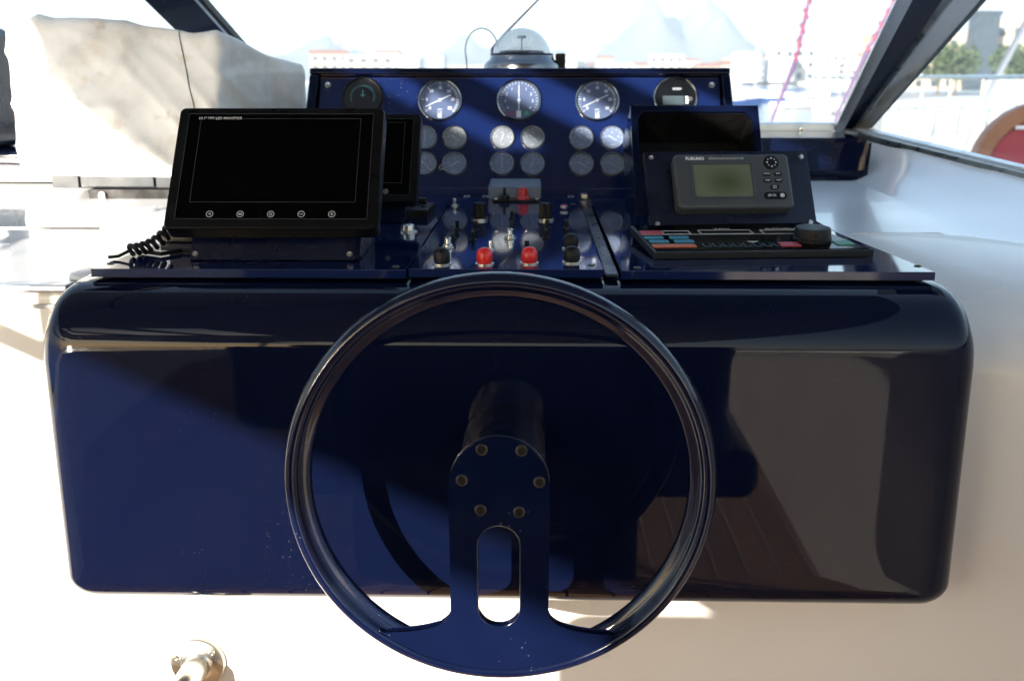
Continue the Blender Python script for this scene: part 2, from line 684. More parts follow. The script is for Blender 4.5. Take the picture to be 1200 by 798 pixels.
# dashboard deck, white, rising to the windscreen; crease and side slope on the right
bm = BM()
ys = [1.33, 1.40, 1.6, 1.9, 2.2, 2.5, 2.78]
xs = [-2.2, -1.4, -0.8, -0.2, 0.3, 0.6, 0.74]
grid = []
for y in ys:
    yy = lambda q: y if (y > 1.75 or q > 0.75) else y + (1.75 - y) * 0.98 * min(1, max(0, (q - 0.1) / 0.45))
    row = [bm.verts.new((x, yy(x), deckz(yy(x)))) for x in xs]
    wb = 1.046 + (2.1 - y) * (0.19 / 0.65)           # side window base
    wz = -0.195 + (y - 2.1) * (0.064 / 0.65)
    xc = 0.775
    for f in (0.0, 0.04, 0.10, 0.3, 0.6, 1.0):
        xx = xc + (wb - xc) * f
        g = f * f * 0.25 + f * 0.75 if f > 0 else 0
        row.append(bm.verts.new((xx, yy(xx), deckz(yy(xx)) + (wz - deckz(y)) * g)))
    grid.append(row)
for a, b in zip(grid[:-1], grid[1:]):
    for k in range(len(a) - 1):
        bm.faces.new((a[k], a[k + 1], b[k + 1], b[k]))
dash = obj('dashboard_deck', bm, 'gelcoat', smooth=50)
struct(dash, 'glossy white dashboard deck running up to the windscreen')
bm = BM()
box(bm, 0.7765, 0.80, 1.335, 1.80, -0.60, -0.2870)
obj('step_face', bm, 'gelcoat', dash, smooth=0)
# side coaming aft of that, right hand side
bm = BM()
g2 = []
for y in (1.33, 1.1, 0.7, 0.0, -1.5, -7.2):
    wb = 1.046 + (2.1 - max(y, 0.9)) * (0.19 / 0.65)
    wz = -0.195 + (max(y, 0.9) - 2.1) * (0.064 / 0.65)
    row = []
    z0 = deckz(1.33)
    for f in (0.0, 0.15, 0.5, 1.0):
        row.append(bm.verts.new((0.84 + 0.16 * min(1, max(0, (1.33 - y) * 3)) + (wb - 0.76) * f, y, z0 + (wz - z0) * f)))
    g2.append(row)
for a, b in zip(g2[:-1], g2[1:]):
    for k in range(len(a) - 1):
        bm.faces.new((a[k], a[k + 1], b[k + 1], b[k]))
struct(obj('side_coaming', bm, 'gelcoat', smooth=60), 'white moulded coaming along the right side')
# left coaming, low, behind the camera
bm = BM()
box(bm, -2.15, -1.85, -7.2, 1.30, FLOOR - 0.05, -0.80, 0.03, 3)
struct(obj('left_coaming', bm, 'gelcoat'), 'low white coaming along the left side of the cockpit')
# aft wall of the cockpit
bm = BM()
box(bm, -1.9, 1.3, -7.5, -7.2, FLOOR - 0.05, -1.0, 0.03, 3)
struct(obj('aft_coaming', bm, 'gelcoat'), 'low white coaming closing the cockpit aft')

# unseen hardtop, its hatch added for sun on the gauges; the left edge throws the long slanting shade line
RZ = 0.55
RXL = -2.44
bm = BM()
hx0, hx1, hy0, hy1 = -1.66, -0.86, -0.95, 0.10
plate(bm, [(RXL, -5.2), (hx0, -5.2), (hx0, 1.75), (-1.72, 1.75), (-1.80, 0.9), (-1.96, 0.28), (-2.14, -0.1), (-2.29, -0.73), (RXL, -2.2)], RZ, RZ + 0.07, 0.01)  # left edge tapered to let sun reach the canvas cover
box(bm, hx0 + 0.0005, hx1 - 0.0005, -3.5, hy0, RZ + 0.0005, RZ + 0.0695, 0.008)
box(bm, hx0 + 0.0005, hx1 - 0.0005, hy1, 1.75, RZ + 0.0005, RZ + 0.0695, 0.008)
box(bm, hx1, 0.80, -3.5, 1.75, RZ, RZ + 0.07, 0.01)
roof = struct(obj('hardtop_roof', bm, 'roofin'), 'unseen white hardtop roof with a hatch added to let sun onto the gauges')
for hx in (-1.40, -1.10):
    bm = BM()
    box(bm, hx - 0.035, hx + 0.035, hy0 - 0.01, hy1 + 0.01, RZ + 0.005, RZ + 0.05, 0.006)
    obj('shade_bar', bm, 'roofin', roof)  # added to break the sunlight on the gauges into bands
for (sx, sy) in ((-2.0, -5.0), (0.7, -3.3)):
    bm = BM()
    tube(bm, [(sx, sy, -0.75), (sx, sy, RZ)], 0.03, 12)
    obj('roof_post', bm, 'chrome', roof)
# side rail (its shade falls on the bulkhead left of the console)
bm = BM()
tube(bm, [(-1.20, 0.05, -0.11), (-1.20, 1.15, -0.11)], 0.016, 12)
for y in (0.25, 1.0):
    tube(bm, [(-1.20, y, -0.11), (-1.22, y, RZ)], 0.010, 10)
obj('grab_rail', bm, 'chrome', roof)

# seats behind the photographer, the bench added for a dark reflection and bulkhead shade
bench = empty('added_bench', (0.03, -0.24, FLOOR))
bm = BM()
box(bm, -0.50, 0.30, -0.18, 0.10, 0, 0.42, 0.03, 3)
obj('base', bm, 'seat', bench)
bm = BM()
box(bm, -0.62, 0.60, -0.20, 0.22, 0.422, 0.56, 0.05, 4)
obj('cushion', bm, 'seat', bench)
bm = BM()
box(bm, -0.91, 0.60, -0.33, -0.205, 0.45, 1.185, 0.05, 4)
obj('backrest', bm, 'seat', bench)
bm = BM()
box(bm, -0.72, 0.60, -0.325, -0.21, 1.187, 1.31, 0.04, 4)  # step added to shade the bulkhead under the console
obj('shade_headrest', bm, 'seat', bench)
tag(bench, 'added navy bench standing in for the dark reflection and shade of a person', 'bench')
sofa = empty('cockpit_sofa', (-0.2, -6.5, FLOOR))
bm = BM()
box(bm, -1.3, 1.3, -0.45, 0.35, 0, 0.40, 0.03, 3)
obj('base', bm, 'gelcoat', sofa)
for k in range(3):
    bm = BM()
    box(bm, -1.28 + k * 0.86, -0.45 + k * 0.86, -0.3, 0.36, 0.403, 0.53, 0.05, 4)
    obj('cushion', bm, 'seatpale', sofa)
    bm = BM()
    box(bm, -1.28 + k * 0.86, -0.45 + k * 0.86, -0.47, -0.31, 0.41, 0.72, 0.05, 4)
    obj('backrest', bm, 'seatpale', sofa)
tag(sofa, 'pale cockpit sofa far aft mirrored in the console', 'sofa')

# ================================================================== windscreen
ws = empty('windscreen', (0, 2.75, -0.13))
tag(ws, 'raked windscreen with navy corner posts and metal trim', 'windscreen')


def wsp(x, y, z):
    return Vector((x, y - 2.75, z + 0.13))


RK = Vector((-0.016, -0.45, 0.294))               # rake of the right corner post, per unit


def strip(name, a0, b0, a1, b1, thick, m, bev=0.0):
    """a bar with four corner points a0-b0 (bottom), a1-b1 (top), thickened along its normal"""
    bm = BM()
    p = [Vector(v) for v in (a0, b0, b1, a1)]
    n = (p[1] - p[0]).cross(p[3] - p[0]).normalized() * thick
    lo = [bm.verts.new(v) for v in p]
    hi = [bm.verts.new(v + n) for v in p]
    bm.faces.new(lo)
    bm.faces.new(hi[::-1])
    for k in range(4):
        bm.faces.new((lo[k], lo[(k + 1) % 4], hi[(k + 1) % 4], hi[k]))
    bmesh.ops.recalc_face_normals(bm, faces=bm.faces)
    if bev:
        bmesh.ops.bevel(bm, geom=bm.edges[:], offset=bev, segments=2, affect='EDGES')
    return obj(name, bm, m, ws)


def corner(sgn, bx, lean, widths, up=2.15):
    """corner post: strips fanning out of the sill corner; widths: list of (name, material, x0, x1 at base, x0, x1 at top, proud)"""
    for (nm, mm, b0, b1, t0, t1, yo) in widths:
        P0 = wsp(bx + sgn * b0, 2.75 - yo, -0.13)
        P1 = wsp(bx + sgn * b1, 2.75 - yo, -0.13 - 0.02 * b1 / 0.06)
        T = RK * up
        Q0 = P0 + Vector((sgn * (lean * up + t0 - b0), T.y, T.z))
        Q1 = P1 + Vector((sgn * (lean * up + t1 - b1), T.y, T.z))
        strip(nm, P0, P1, Q0, Q1, 0.02 * (1 if sgn > 0 else -1), mm, 0.002)


corner(1, 0.835, -0.022, [
    ('glazing_trim', 'alu', 0.0, 0.022, 0.0, 0.040, 0.010),
    ('corner_post', 'navypaint', 0.0225, 0.045, 0.0405, 0.150, 0.004),
    ('inner_trim', 'steel', 0.0455, 0.056, 0.1505, 0.185, 0.012),
    ('side_trim', 'chrome', 0.0565, 0.078, 0.1855, 0.270, 0.006),
    ('rubber_seal', 'trim', 0.0785, 0.084, 0.2705, 0.290, 0.003)])
corner(-1, -0.560, 0.135, [
    ('rubber_seal', 'trim', -0.010, 0.0, -0.016, -0.002, 0.010),
    ('glazing_trim', 'alu', 0.0005, 0.006, -0.0015, 0.012, 0.012),
    ('corner_post', 'navypaint', 0.0065, 0.075, 0.0125, 0.12, 0.004)])
for k in range(6):
    f = 0.12 + k * 0.33
    s = wsp(0.872 - 0.022 * f + 0.022 * f, 2.742 - 0.45 * f - 0.018, -0.135 + 0.294 * f + 0.02)
    screw(ws, s, 0.006, 'chrome', 'post_screw', (RAD(57), 0, 0))
# sills
bm = BM()
box(bm, -1.9, 0.845, -0.035, 0.03, -0.018, 0.012, 0.004)
obj('front_sill', bm, 'alu', ws)
for x in (0.50, 0.62, 0.74):
    screw(ws, (x, -0.036, -0.004), 0.006, 'chrome', 'sill_screw', (RAD(90), 0, 0))
bm = BM()
pA, pB = wsp(0.858, 2.735, -0.141), wsp(1.29, 1.27, -0.277)
dv = (pB - pA).normalized()
nrm = dv.cross(Vector((0, 0, 1))).normalized()
if nrm.x > 0:
    nrm = -nrm
for (o0, o1, z0, z1, mm, nm) in ((0.0, 0.018, -0.012, 0.012, 'steel', 'side_sill'), (-0.035, -0.0005, 0.0, 0.018, 'alu', 'side_glazing_bar'),
                                 (0.002, 0.014, -0.024, -0.0125, 'trim', 'sill_gasket')):
    b2 = BM()
    vs = []
    for P in (pA, pB):
        vs.append([b2.verts.new(P + nrm * o + Vector((0, 0, z))) for o, z in ((o0, z0), (o1, z0), (o1, z1), (o0, z1))])
    for k in range(4):
        b2.faces.new((vs[0][k], vs[0][(k + 1) % 4], vs[1][(k + 1) % 4], vs[1][k]))
    b2.faces.new(vs[0])
    b2.faces.new(vs[1][::-1])
    obj(nm, b2, mm, ws)
bm.free()
# panes
strip('glass_pane', wsp(-0.56, 2.75, -0.118), wsp(0.835, 2.75, -0.118), wsp(-0.85, 1.79, 0.515), wsp(0.79, 1.79, 0.515), 0.006, 'pane')
strip('glass_pane', wsp(-1.9, 2.55, -0.118), wsp(-0.64, 2.755, -0.118), wsp(-2.0, 1.70, 0.515), wsp(-0.98, 1.79, 0.515), 0.006, 'pane')
strip('glass_pane', wsp(0.905, 2.70, -0.125), wsp(1.30, 1.27, -0.260), wsp(1.075, 1.79, 0.515), wsp(1.26, 0.9, 0.515), 0.006, 'pane')

# navy dash end under the right windscreen corner, and the navy ledge on the far left
de = empty('dash_end', (0.62, 2.4, -0.2))
prof = [(0.30, 0.062), (0.02, 0.060), (-0.05, -0.020), (-0.045, -0.042), (-0.02, -0.055), (0.30, -0.03)]
bm = BM()
fa, fb = prism(bm, [(y, z) for y, z in prof], -0.25, 0.22)
# narrow the right end downwards
for v in bm.verts:
    if v.co.x > 0:
        v.co.x += (v.co.z - 0.06) * 0.35
bmesh.ops.recalc_face_normals(bm, faces=bm.faces)
bmesh.ops.bevel(bm, geom=bm.edges[:], offset=0.012, segments=4, affect='EDGES')
obj('body', bm, 'navy', de)
tag(de, 'glossy navy dash end under the right windscreen corner', 'dash end')
le = empty('dash_ledge', (-1.45, 2.45, deckz(2.45)))
bm = BM()
box(bm, -0.6, 0.48, -0.10, 0.26, 0.030, 0.055, 0.006)
obj('shelf', bm, 'navy', le)
bm = BM()
box(bm, -0.6, 0.478, -0.20, 0.26, 0.0, 0.0295, 0.004)
lip = obj('rivet_lip', bm, 'gelcoat', le)
for x in (0.05, 0.17, 0.31, 0.42):
    screw(lip, (x, -0.201, 0.014), 0.005, 'steel', 'rivet', (RAD(90), 0, 0))
bm = BM()
box(bm, -0.55, 0.135, 0.02, 0.2, 0.0552, 0.35, 0.02, 3)
obj('side_post', bm, 'navyflat', le)
tag(le, 'navy ledge and post behind the canvas cover at the far left', 'ledge')

# ================================================================== helm console
con = empty('helm_console', (0, 1.2, -0.676))
tag(con, 'large glossy navy gelcoat console box carrying the steering wheel', 'console')
H = 0.676
prof = []
ZB = -0.024                                          # bottom of the box
for k in range(9):                                   # rounded bottom edge
    a = RAD(90 * k / 8)
    prof.append((0.070 - 0.070 * sin(a), ZB + 0.045 - 0.045 * cos(a)))
prof += [(0.0, 0.040), (0.0, H - 0.352)]
for k in range(0, 19):                               # big roll up to the boards
    a = RAD(90 * k / 18)
    prof.append((0.100 - 0.100 * cos(a) ** 0.9, H - 0.338 + 0.079 * sin(a) ** 0.95))
prof += [(0.20, H - 0.256), (0.20, ZB)]
bm = BM()
RC = 0.030
RX = 0.040
ring0 = None
stations = []
for k in range(7):
    a = RAD(90 - 90 * k / 6)
    stations.append((-0.602 + RX - RX * sin(a), RC * (1 - cos(a))))
stations += [(-0.548, 0.0), (-0.004, 0.0), (0.540, 0.0)]
for k in range(7):
    a = RAD(90 * k / 6)
    stations.append((0.594 - RX + RX * sin(a), RC * (1 - cos(a))))
npf = len(prof)


def inset_ring(x, ins):
    out = []
    for k in range(npf):
        p = Vector(prof[k])
        if k >= npf - 2:
            q = Vector((p.x, p.y - ins if k == npf - 2 else p.y + ins))
        else:
            t = (Vector(prof[min(k + 1, npf - 3)]) - Vector(prof[max(k - 1, 0)])).normalized()
            nn = Vector((t.y, -t.x))                 # inwards
            if nn.dot(Vector((0.12, 0.34)) - p) < 0:
                nn = -nn
            top_ = min(1, max(0, (p.y - 0.30) / 0.08))
            q = p + nn * ins * (1 + 0.9 * top_)
        out.append(bm.verts.new((x, q.x, q.y)))
    return out


rings = [inset_ring(x, i) for x, i in stations]
for ra_, rb_ in zip(rings[:-1], rings[1:]):
    for k in range(npf):
        bm.faces.new((ra_[k], ra_[(k + 1) % npf], rb_[(k + 1) % npf], rb_[k]))
bm.faces.new(rings[0])
bm.faces.new(rings[-1][::-1])
obj('body', bm, 'navy', con, smooth=61)
# plinth under the boards
bm = BM()
prism(bm, [(0.10, H - 0.258), (0.90, H - 0.2485), (0.90, H - 0.29), (0.60, H - 0.40), (0.14, H - 0.42)], -0.545, 0.545)
obj('plinth', bm, 'navy', con, smooth=0)

# ------------------------------------------------------------------ steering wheel
WC = Vector((-0.0055, 1.063, -0.4545))
wh = empty('steering_wheel', WC, (RAD(90), 0, 0))     # local x right, y up, z towards the helmsman
tag(wh, 'round navy steering wheel with a single slotted lower spoke', 'steering wheel')
bm = BM()
rp = []
for (dr, dz) in [(0.0, -0.006), (-0.0015, 0.002), (-0.006, 0.0075), (-0.012, 0.0085), (-0.0165, 0.006), (-0.019, 0.001), (-0.0215, -0.004),
                 (-0.026, -0.0065), (-0.031, -0.008), (-0.034, -0.012), (-0.034, -0.017), (-0.030, -0.021), (-0.018, -0.023), (-0.006, -0.020), (-0.001, -0.014)]:
    rp.append((0.2495 + dr * 0.88, dz))
lathe(bm, rp, 160, close=True)
obj('rim', bm, 'navypaint', wh, smooth=60)


def curve_plate(name, loops, ext, bev, m, parent):
    cu = bpy.data.curves.new(name, 'CURVE')
    cu.dimensions = '2D'
    cu.fill_mode = 'BOTH'
    cu.extrude = ext
    cu.bevel_depth = bev
    cu.bevel_resolution = 2
    for lp in loops:
        sp = cu.splines.new('POLY')
        sp.points.add(len(lp) - 1)
        for p, q in zip(sp.points, lp):
            p.co = (q[0], q[1], 0, 1)
        sp.use_cyclic_u = True
    o = bpy.data.objects.new(name, cu)
    COL.objects.link(o)
    dg = bpy.context.evaluated_depsgraph_get()
    me = bpy.data.meshes.new_from_object(o.evaluated_get(dg))
    bpy.data.objects.remove(o)
    bpy.data.curves.remove(cu)
    me.materials.clear()
    me.shade_smooth()
    me.set_sharp_from_angle(angle=RAD(35))
    return link(name, me, m, parent)


out = []
hx, hy, hr = 0.0, 0.0025, 0.058
for k in range(25):
    a = RAD(180 * k / 24)
    out.append((hx + hr * cos(a), hy + hr * sin(a)))
# left side down, flare into the rim
L0 = []
for k in range(13):
    f = k / 12
    a = RAD(90 * f)
    # quarter-ellipse flare from the spoke side to the rim
    L0.append((hx - hr - 0.086 * (1 - cos(a)) ** 1.25, hy - 0.158 - 0.0305 * sin(a)))
out += L0
ang0 = math.atan2(L0[-1][1], L0[-1][0])
ang1 = -pi - ang0
if ang0 > 0:
    ang0 -= 2 * pi
a_l = ang0
a_r = -pi - a_l
for k in range(21):
    a = a_l + (a_r - a_l) * k / 20
    out.append((0.2335 * cos(a), 0.2335 * sin(a)))
out += [(2 * hx - p[0], p[1]) for p in reversed(L0)]
slot = []
for k in range(17):
    a = RAD(180 * k / 16)
    slot.append((-0.0005 + 0.0255 * cos(a), -0.071 + 0.0255 * sin(a)))
for k in range(17):
    a = RAD(180 + 180 * k / 16)
    slot.append((-0.0005 + 0.0255 * cos(a), -0.152 + 0.0255 * sin(a)))
sp = curve_plate('spoke', [out, slot], 0.005, 0.0012, 'navypaint', wh)
bm = BM()
lathe(bm, [(0, -0.137), (0.052, -0.137), (0.0525, -0.010), (0.050, -0.0065), (0, -0.0065)], 56, (0.002, 0.0025, 0))
obj('hub', bm, 'navyflat', wh)
for (bx, by) in [(-0.025, -0.407), (0.020, -0.408), (-0.048, -0.4445), (0.0405, -0.446), (-0.027, -0.481), (0.0175, -0.483)]:
    bm = BM()
    lathe(bm, [(0, 0.0052), (0.0070, 0.0052), (0.0070, 0.0068), (0.0060, 0.0078), (0.0048, 0.0076), (0.0043, 0.0062)], 20)
    b = obj('bolt', bm, 'boltdark', wh, (bx - WC.x, by - WC.z, 0))
    bm = BM()
    cyl(bm, 0.0043, 0.0056, 0.0064, 6)
    obj('socket', bm, 'blacksoft', b, smooth=0)

# ------------------------------------------------------------------ instrument boards
Y0 = 1.283


def board(name, x0a, x1a, x0b, x1b, ylen, label, lift=0.0):
    e = empty(name, (0, Y0, bz(Y0) - 0.011 + lift), (math.atan(SL), 0, 0))
    bm = BM()
    v = [(x0a, 0), (x1a, 0), (x1b, ylen), (x0b, ylen)]
    plate(bm, v, 0, 0.011, 0.0008)
    obj('board', bm, 'navyboard', e, smooth=12)
    tag(e, label, 'panel')
    return e


TB = 0.011                                            # board top in local z
lb = board('instrument_board', -0.552, -0.1345, -0.47, -0.1325, 0.79, 'left navy instrument board under the large monitor')
sb = board('switch_panel', -0.1315, 0.124, -0.1295, 0.124, 0.80, 'central navy switch panel with toggles and red push knobs', 0.0015)
rb = board('instrument_board', 0.147, 0.554, 0.147, 0.47, 0.79, 'right navy instrument board under the grey navigator')
for (x0, x1, z) in ((0.1265, 0.1445, 0.006),):
    bm = BM()
    box(bm, x0, x1, 0.004, 0.80, 0.0005, z, 0.002)
    obj('channel_strip', bm, 'navyflat', rb)
bm = BM()
box(bm, 0.129, 0.142, 0.75, 0.775, 0.0062, 0.018, 0.002)
obj('strip_clip', bm, 'steel', rb)
for (b, pts) in ((lb, [(-0.540, 0.035), (-0.151, 0.021)]), (sb, [(0.110, 0.030), (-0.114, 0.62), (0.108, 0.64)]), (rb, [(0.546, 0.040), (0.17, 0.02)])):
    for (x, y) in pts:
        screw(b, (x, y, TB), 0.0052, 'boltdark', 'board_screw').scale = (1, 1, 0.4)
# white printed squares at the back of the panel
for x, y in ((-0.104, 0.755), (-0.066, 0.755), (0.108, 0.755)):
    bm = BM()
    for (a, c) in ((-1, 0), (1, 0), (0, -1), (0, 1)):
        box(bm, -0.004 + (a * 0.0046 if a else 0) - (0.001 if a else 0) + (0.004 if a else 0), (0.004 if not a else a * 0.0046 + 0.001),
            -0.012 if a else c * 0.011 - 0.001, 0.012 if a else c * 0.011 + 0.001, TB + 0.0002, TB + 0.0006)
    obj('printed_square', bm, 'greyprint', sb, (x, y, 0), smooth=0)

# toggles
_tog = {}


def toggle(x, Y, kind='black', tilt=0.0):
    y = Y - Y0
    if kind not in _tog:
        bm = BM()
        lathe(bm, [(0, 0), (0.0075, 0), (0.0075, 0.0012), (0.0052, 0.0016), (0.0052, 0.004), (0.003, 0.0045), (0, 0.0045)], 16)
        base = obj('toggle_switch', bm, 'steel' if kind != 'black' else 'blacksoft', sb)
        bm = BM()
        if kind == 'black':
            lathe(bm, [(0.0030, 0.004), (0.0036, 0.008), (0.0042, 0.016), (0.0036, 0.0185), (0, 0.019)], 14)
            lv = obj('lever', bm, 'blacksoft', base)
        else:
            lathe(bm, [(0.0024, 0.004), (0.0036, 0.015), (0.003, 0.018), (0, 0.0185)], 14)
            lv = obj('lever', bm, 'chrome', base)
        _tog[kind] = (base.data, lv.data)
    else:
        base = link('toggle_switch', _tog[kind][0], None, sb)
        lv = link('lever', _tog[kind][1], None, base)
    base.location = (x, y, TB + 0.0003)
    lv.rotation_euler = (RAD(tilt), 0, 0)
    base.scale = (0.85, 0.85, 0.78)
    lv.location = (0, 0, 0)


for (x, Y, t) in ((-0.0916, 1.6117, 6), (-0.0904, 1.5127, -8), (-0.0616, 1.6044, 5), (-0.0597, 1.5056, 6), (-0.0055, 1.7262, 4), (-0.0041, 1.6141, -8),  # board fittings shifted along the camera's line of sight to keep their image pixels
                  (0.0547, 1.6239, 5), (0.0514, 1.5235, 5), (0.0856, 1.6239, 6), (0.0841, 1.5319, 5), (0.0229, 1.4203, 4)):
    toggle(x, Y, 'black', t)
for (x, Y, t) in ((-0.0297, 1.4192, -8), (-0.1171, 1.8932, 6)):
    toggle(x, Y, 'chrome', t)


def lbutton(name, x, Y, prof, m, seg=28, collar='steel'):
    bm = BM()
    lathe(bm, prof, seg)
    o = obj(name, bm, m, sb, (x, Y - Y0, TB + 0.0003))
    if collar:
        bm = BM()
        r = max(p[0] for p in prof) + 0.0016
        lathe(bm, [(0, 0), (r, 0), (r, 0.0015), (r - 0.001, 0.002), (0, 0.002)], 24)
        obj('collar', bm, collar, o)
    return o


MUSH = [(0, 0.0021), (0.0100, 0.0021), (0.0112, 0.008), (0.0108, 0.015), (0.0085, 0.0200), (0.004, 0.0222), (0, 0.0225)]
for x, Y in ((-0.033, 1.3169), (0.027, 1.3238)):
    lbutton('push_knob', x, Y, MUSH, 'red')['label'] = 'bright red push knob'
for x, Y in ((-0.0901, 1.3157), (0.0841, 1.3307), (0.0867, 1.4356)):
    lbutton('push_knob', x, Y, MUSH, 'blacksoft')['label'] = 'black push knob'
SILV = [(0, 0.0021), (0.0075, 0.0021), (0.0075, 0.005), (0.005, 0.006), (0.005, 0.014), (0.0035, 0.0155), (0, 0.0155)]
for x, Y in ((-0.0926, 1.4391), (-0.0037, 1.5223)):
    lbutton('chrome_button', x, Y, SILV, 'chrome')
for x, Y in ((-0.0606, 1.715), (0.0528, 1.7175)):
    bm = BM()
    n = 36
    lathe(bm, [(0, 0.003), (0.013, 0.003), (0.013, 0.006), (0.0112, 0.0065), (0.0105, 0.028), (0.0095, 0.0295), (0, 0.0295)], n)
    for v in bm.verts:                                 # knurl
        r = math.hypot(v.co.x, v.co.y)
        if r > 0.0103 and v.co.z > 0.0064 and round(math.degrees(math.atan2(v.co.y, v.co.x)) / 10) % 2:
            v.co.x *= 0.91
            v.co.y *= 0.91
    k_ = obj('rotary_knob', bm, 'black', sb, (x, Y - Y0, TB + 0.0003), smooth=20)
    bm = BM()
    cyl(bm, 0.0145, 0, 0.003, 24)
    obj('collar', bm, 'steel', k_)
# red indicator lenses
for x, Y, m_ in ((0.0901, 1.8868, 'red'), (0.0876, 1.8065, 'blacksoft')):
    lbutton('indicator_lamp', x, Y, [(0, 0), (0.0055, 0), (0.0055, 0.002), (0.003, 0.004), (0, 0.0045)], m_, 18)

# grey alarm box with red knob
ab = empty('alarm_box', (-0.0053, 1.9839, bz(1.9839) + 0.0018), (math.atan(SL), 0, 0))
tag(ab, 'small grey box with a red knob at the back of the switch panel', 'alarm box')
bm = BM()
prism(bm, [(0.0, 0.0), (0.0, 0.024), (0.006, 0.027), (0.10, 0.031), (0.10, 0.0)], -0.052, 0.052)
bmesh.ops.recalc_face_normals(bm, faces=bm.faces)
bmesh.ops.bevel(bm, geom=bm.edges[:], offset=0.002, segments=2, affect='EDGES')
obj('case', bm, 'boxgrey', ab)
bm = BM()
box(bm, -0.042, 0.050, -0.034, -0.004, 0, 0.004, 0.001)
ft = obj('foot_plate', bm, 'black', ab)
for x in (-0.036, 0.044):
    screw(ft, (x, -0.02, 0.004), 0.004, 'steel')
bm = BM()
lathe(bm, [(0, 0.004), (0.013, 0.004), (0.0125, 0.008), (0.010, 0.010), (0.009, 0.024), (0.008, 0.0255), (0, 0.0255)], 24)
obj('red_knob', bm, 'red', ab, (0.017, -0.019, 0))
bm = BM()
lathe(bm, [(0, 0.004), (0.011, 0.004), (0.010, 0.010), (0.006, 0.013), (0.003, 0.014), (0.0025, 0.026), (0, 0.027)], 24)
obj('black_knob', bm, 'black', ab, (-0.020, -0.019, 0))
text('ALARM', 0.009, 'greyprint', ab, (0, 0.05, 0.0290)).rotation_euler = (RAD(3.2), 0, 0)

# small black tray left of the switch panel
tr = empty('device_cradle', (-0.1808, 1.7474, bz(1.7474)), (math.atan(SL), 0, RAD(-2)))
tag(tr, 'small empty black cradle beside the rear monitor', 'cradle')
bm = BM()
plate(bm, [(-0.028, 0), (0.026, 0), (0.028, 0.10), (-0.010, 0.12), (-0.026, 0.10)], 0, 0.014, 0.002)
obj('tray', bm, 'black', tr)
bm = BM()
box(bm, -0.012, 0.012, 0.085, 0.10, 0.0142, 0.024, 0.002)
obj('latch', bm, 'blacksoft', tr)
for x, y in ((-0.012, 0.03), (0.014, 0.04), (0.0, 0.06)):
    screw(tr, (x, y, 0.0142), 0.004, 'blacksoft')
pk = empty('deck_plug', (-0.1685, 1.5934, bz(1.5934)))
tag(pk, 'silver round socket cap on the left board', 'socket cap')
bm = BM()
lathe(bm, [(0, 0), (0.014, 0), (0.014, 0.002), (0.010, 0.003), (0.009, 0.011), (0.006, 0.013), (0, 0.013)], 24)
obj('cap', bm, 'steel', pk)
bm = BM()
tube(bm, [(-0.012, 0, 0.002), (-0.0125, 0, 0.009), (-0.009, 0, 0.013)], 0.0012, 6)
obj('chain_loop', bm, 'steel', pk)

# ================================================================== gauge housing
GT = 23.0
gh = empty('gauge_housing', (0, 2.1, -0.213), (RAD(90 - GT), 0, 0))    # local x right, y up the face, z out of the face
tag(gh, 'wide navy gauge housing with round dials behind the switch panel', 'gauge housing')
PW, PT = 0.424, 0.236
# housing shell: frame around a recessed face
bm = BM()
plate(bm, [(-0.430, -0.012), (0.430, -0.012), (0.424, PT - 0.004), (-0.424, PT - 0.004)], -0.012, -0.004)
obj('face_panel', bm, 'navyboard', gh, smooth=30)
bm = BM()
box(bm, -0.446, 0.446, PT - 0.002, PT + 0.012, -0.22, 0.012, 0.004, 3)
obj('top_frame', bm, 'navy', gh)
for s in (-1, 1):
    bm = BM()
    a, b = (0.4262, 0.4455) if s > 0 else (-0.4455, -0.4262)
    v = [bm.verts.new(p) for p in []]
    box(bm, a, b, -0.012, PT - 0.0025, -0.20, 0.0115, 0.004, 3)
    for q in bm.verts:
        q.co.x += s * 0.016 * (1 - q.co.y / PT)
    obj('side_frame', bm, 'navy', gh)
bm = BM()
box(bm, -0.42, 0.42, -0.010, PT - 0.01, -0.20, -0.013)
obj('back_box', bm, 'navyflat', gh, smooth=0)
bm = BM()
box(bm, -0.4455, 0.4455, -0.034, -0.0125, -0.19, 0.004, 0.003)
obj('skirt', bm, 'navyboard', gh)
for s in (-1, 1):
    screw(gh, (s * 0.408, PT - 0.022, -0.004), 0.0075, 'chrome')
ZF = -0.004


def ring_marks(bm, r0, r1, a0, a1, n, w, z):
    for k in range(n):
        a = RAD(a0 + (a1 - a0) * k / (n - 1))
        d = Vector((cos(a), sin(a)))
        quad_bar(bm, d * r0, d * r1, w, w, z)


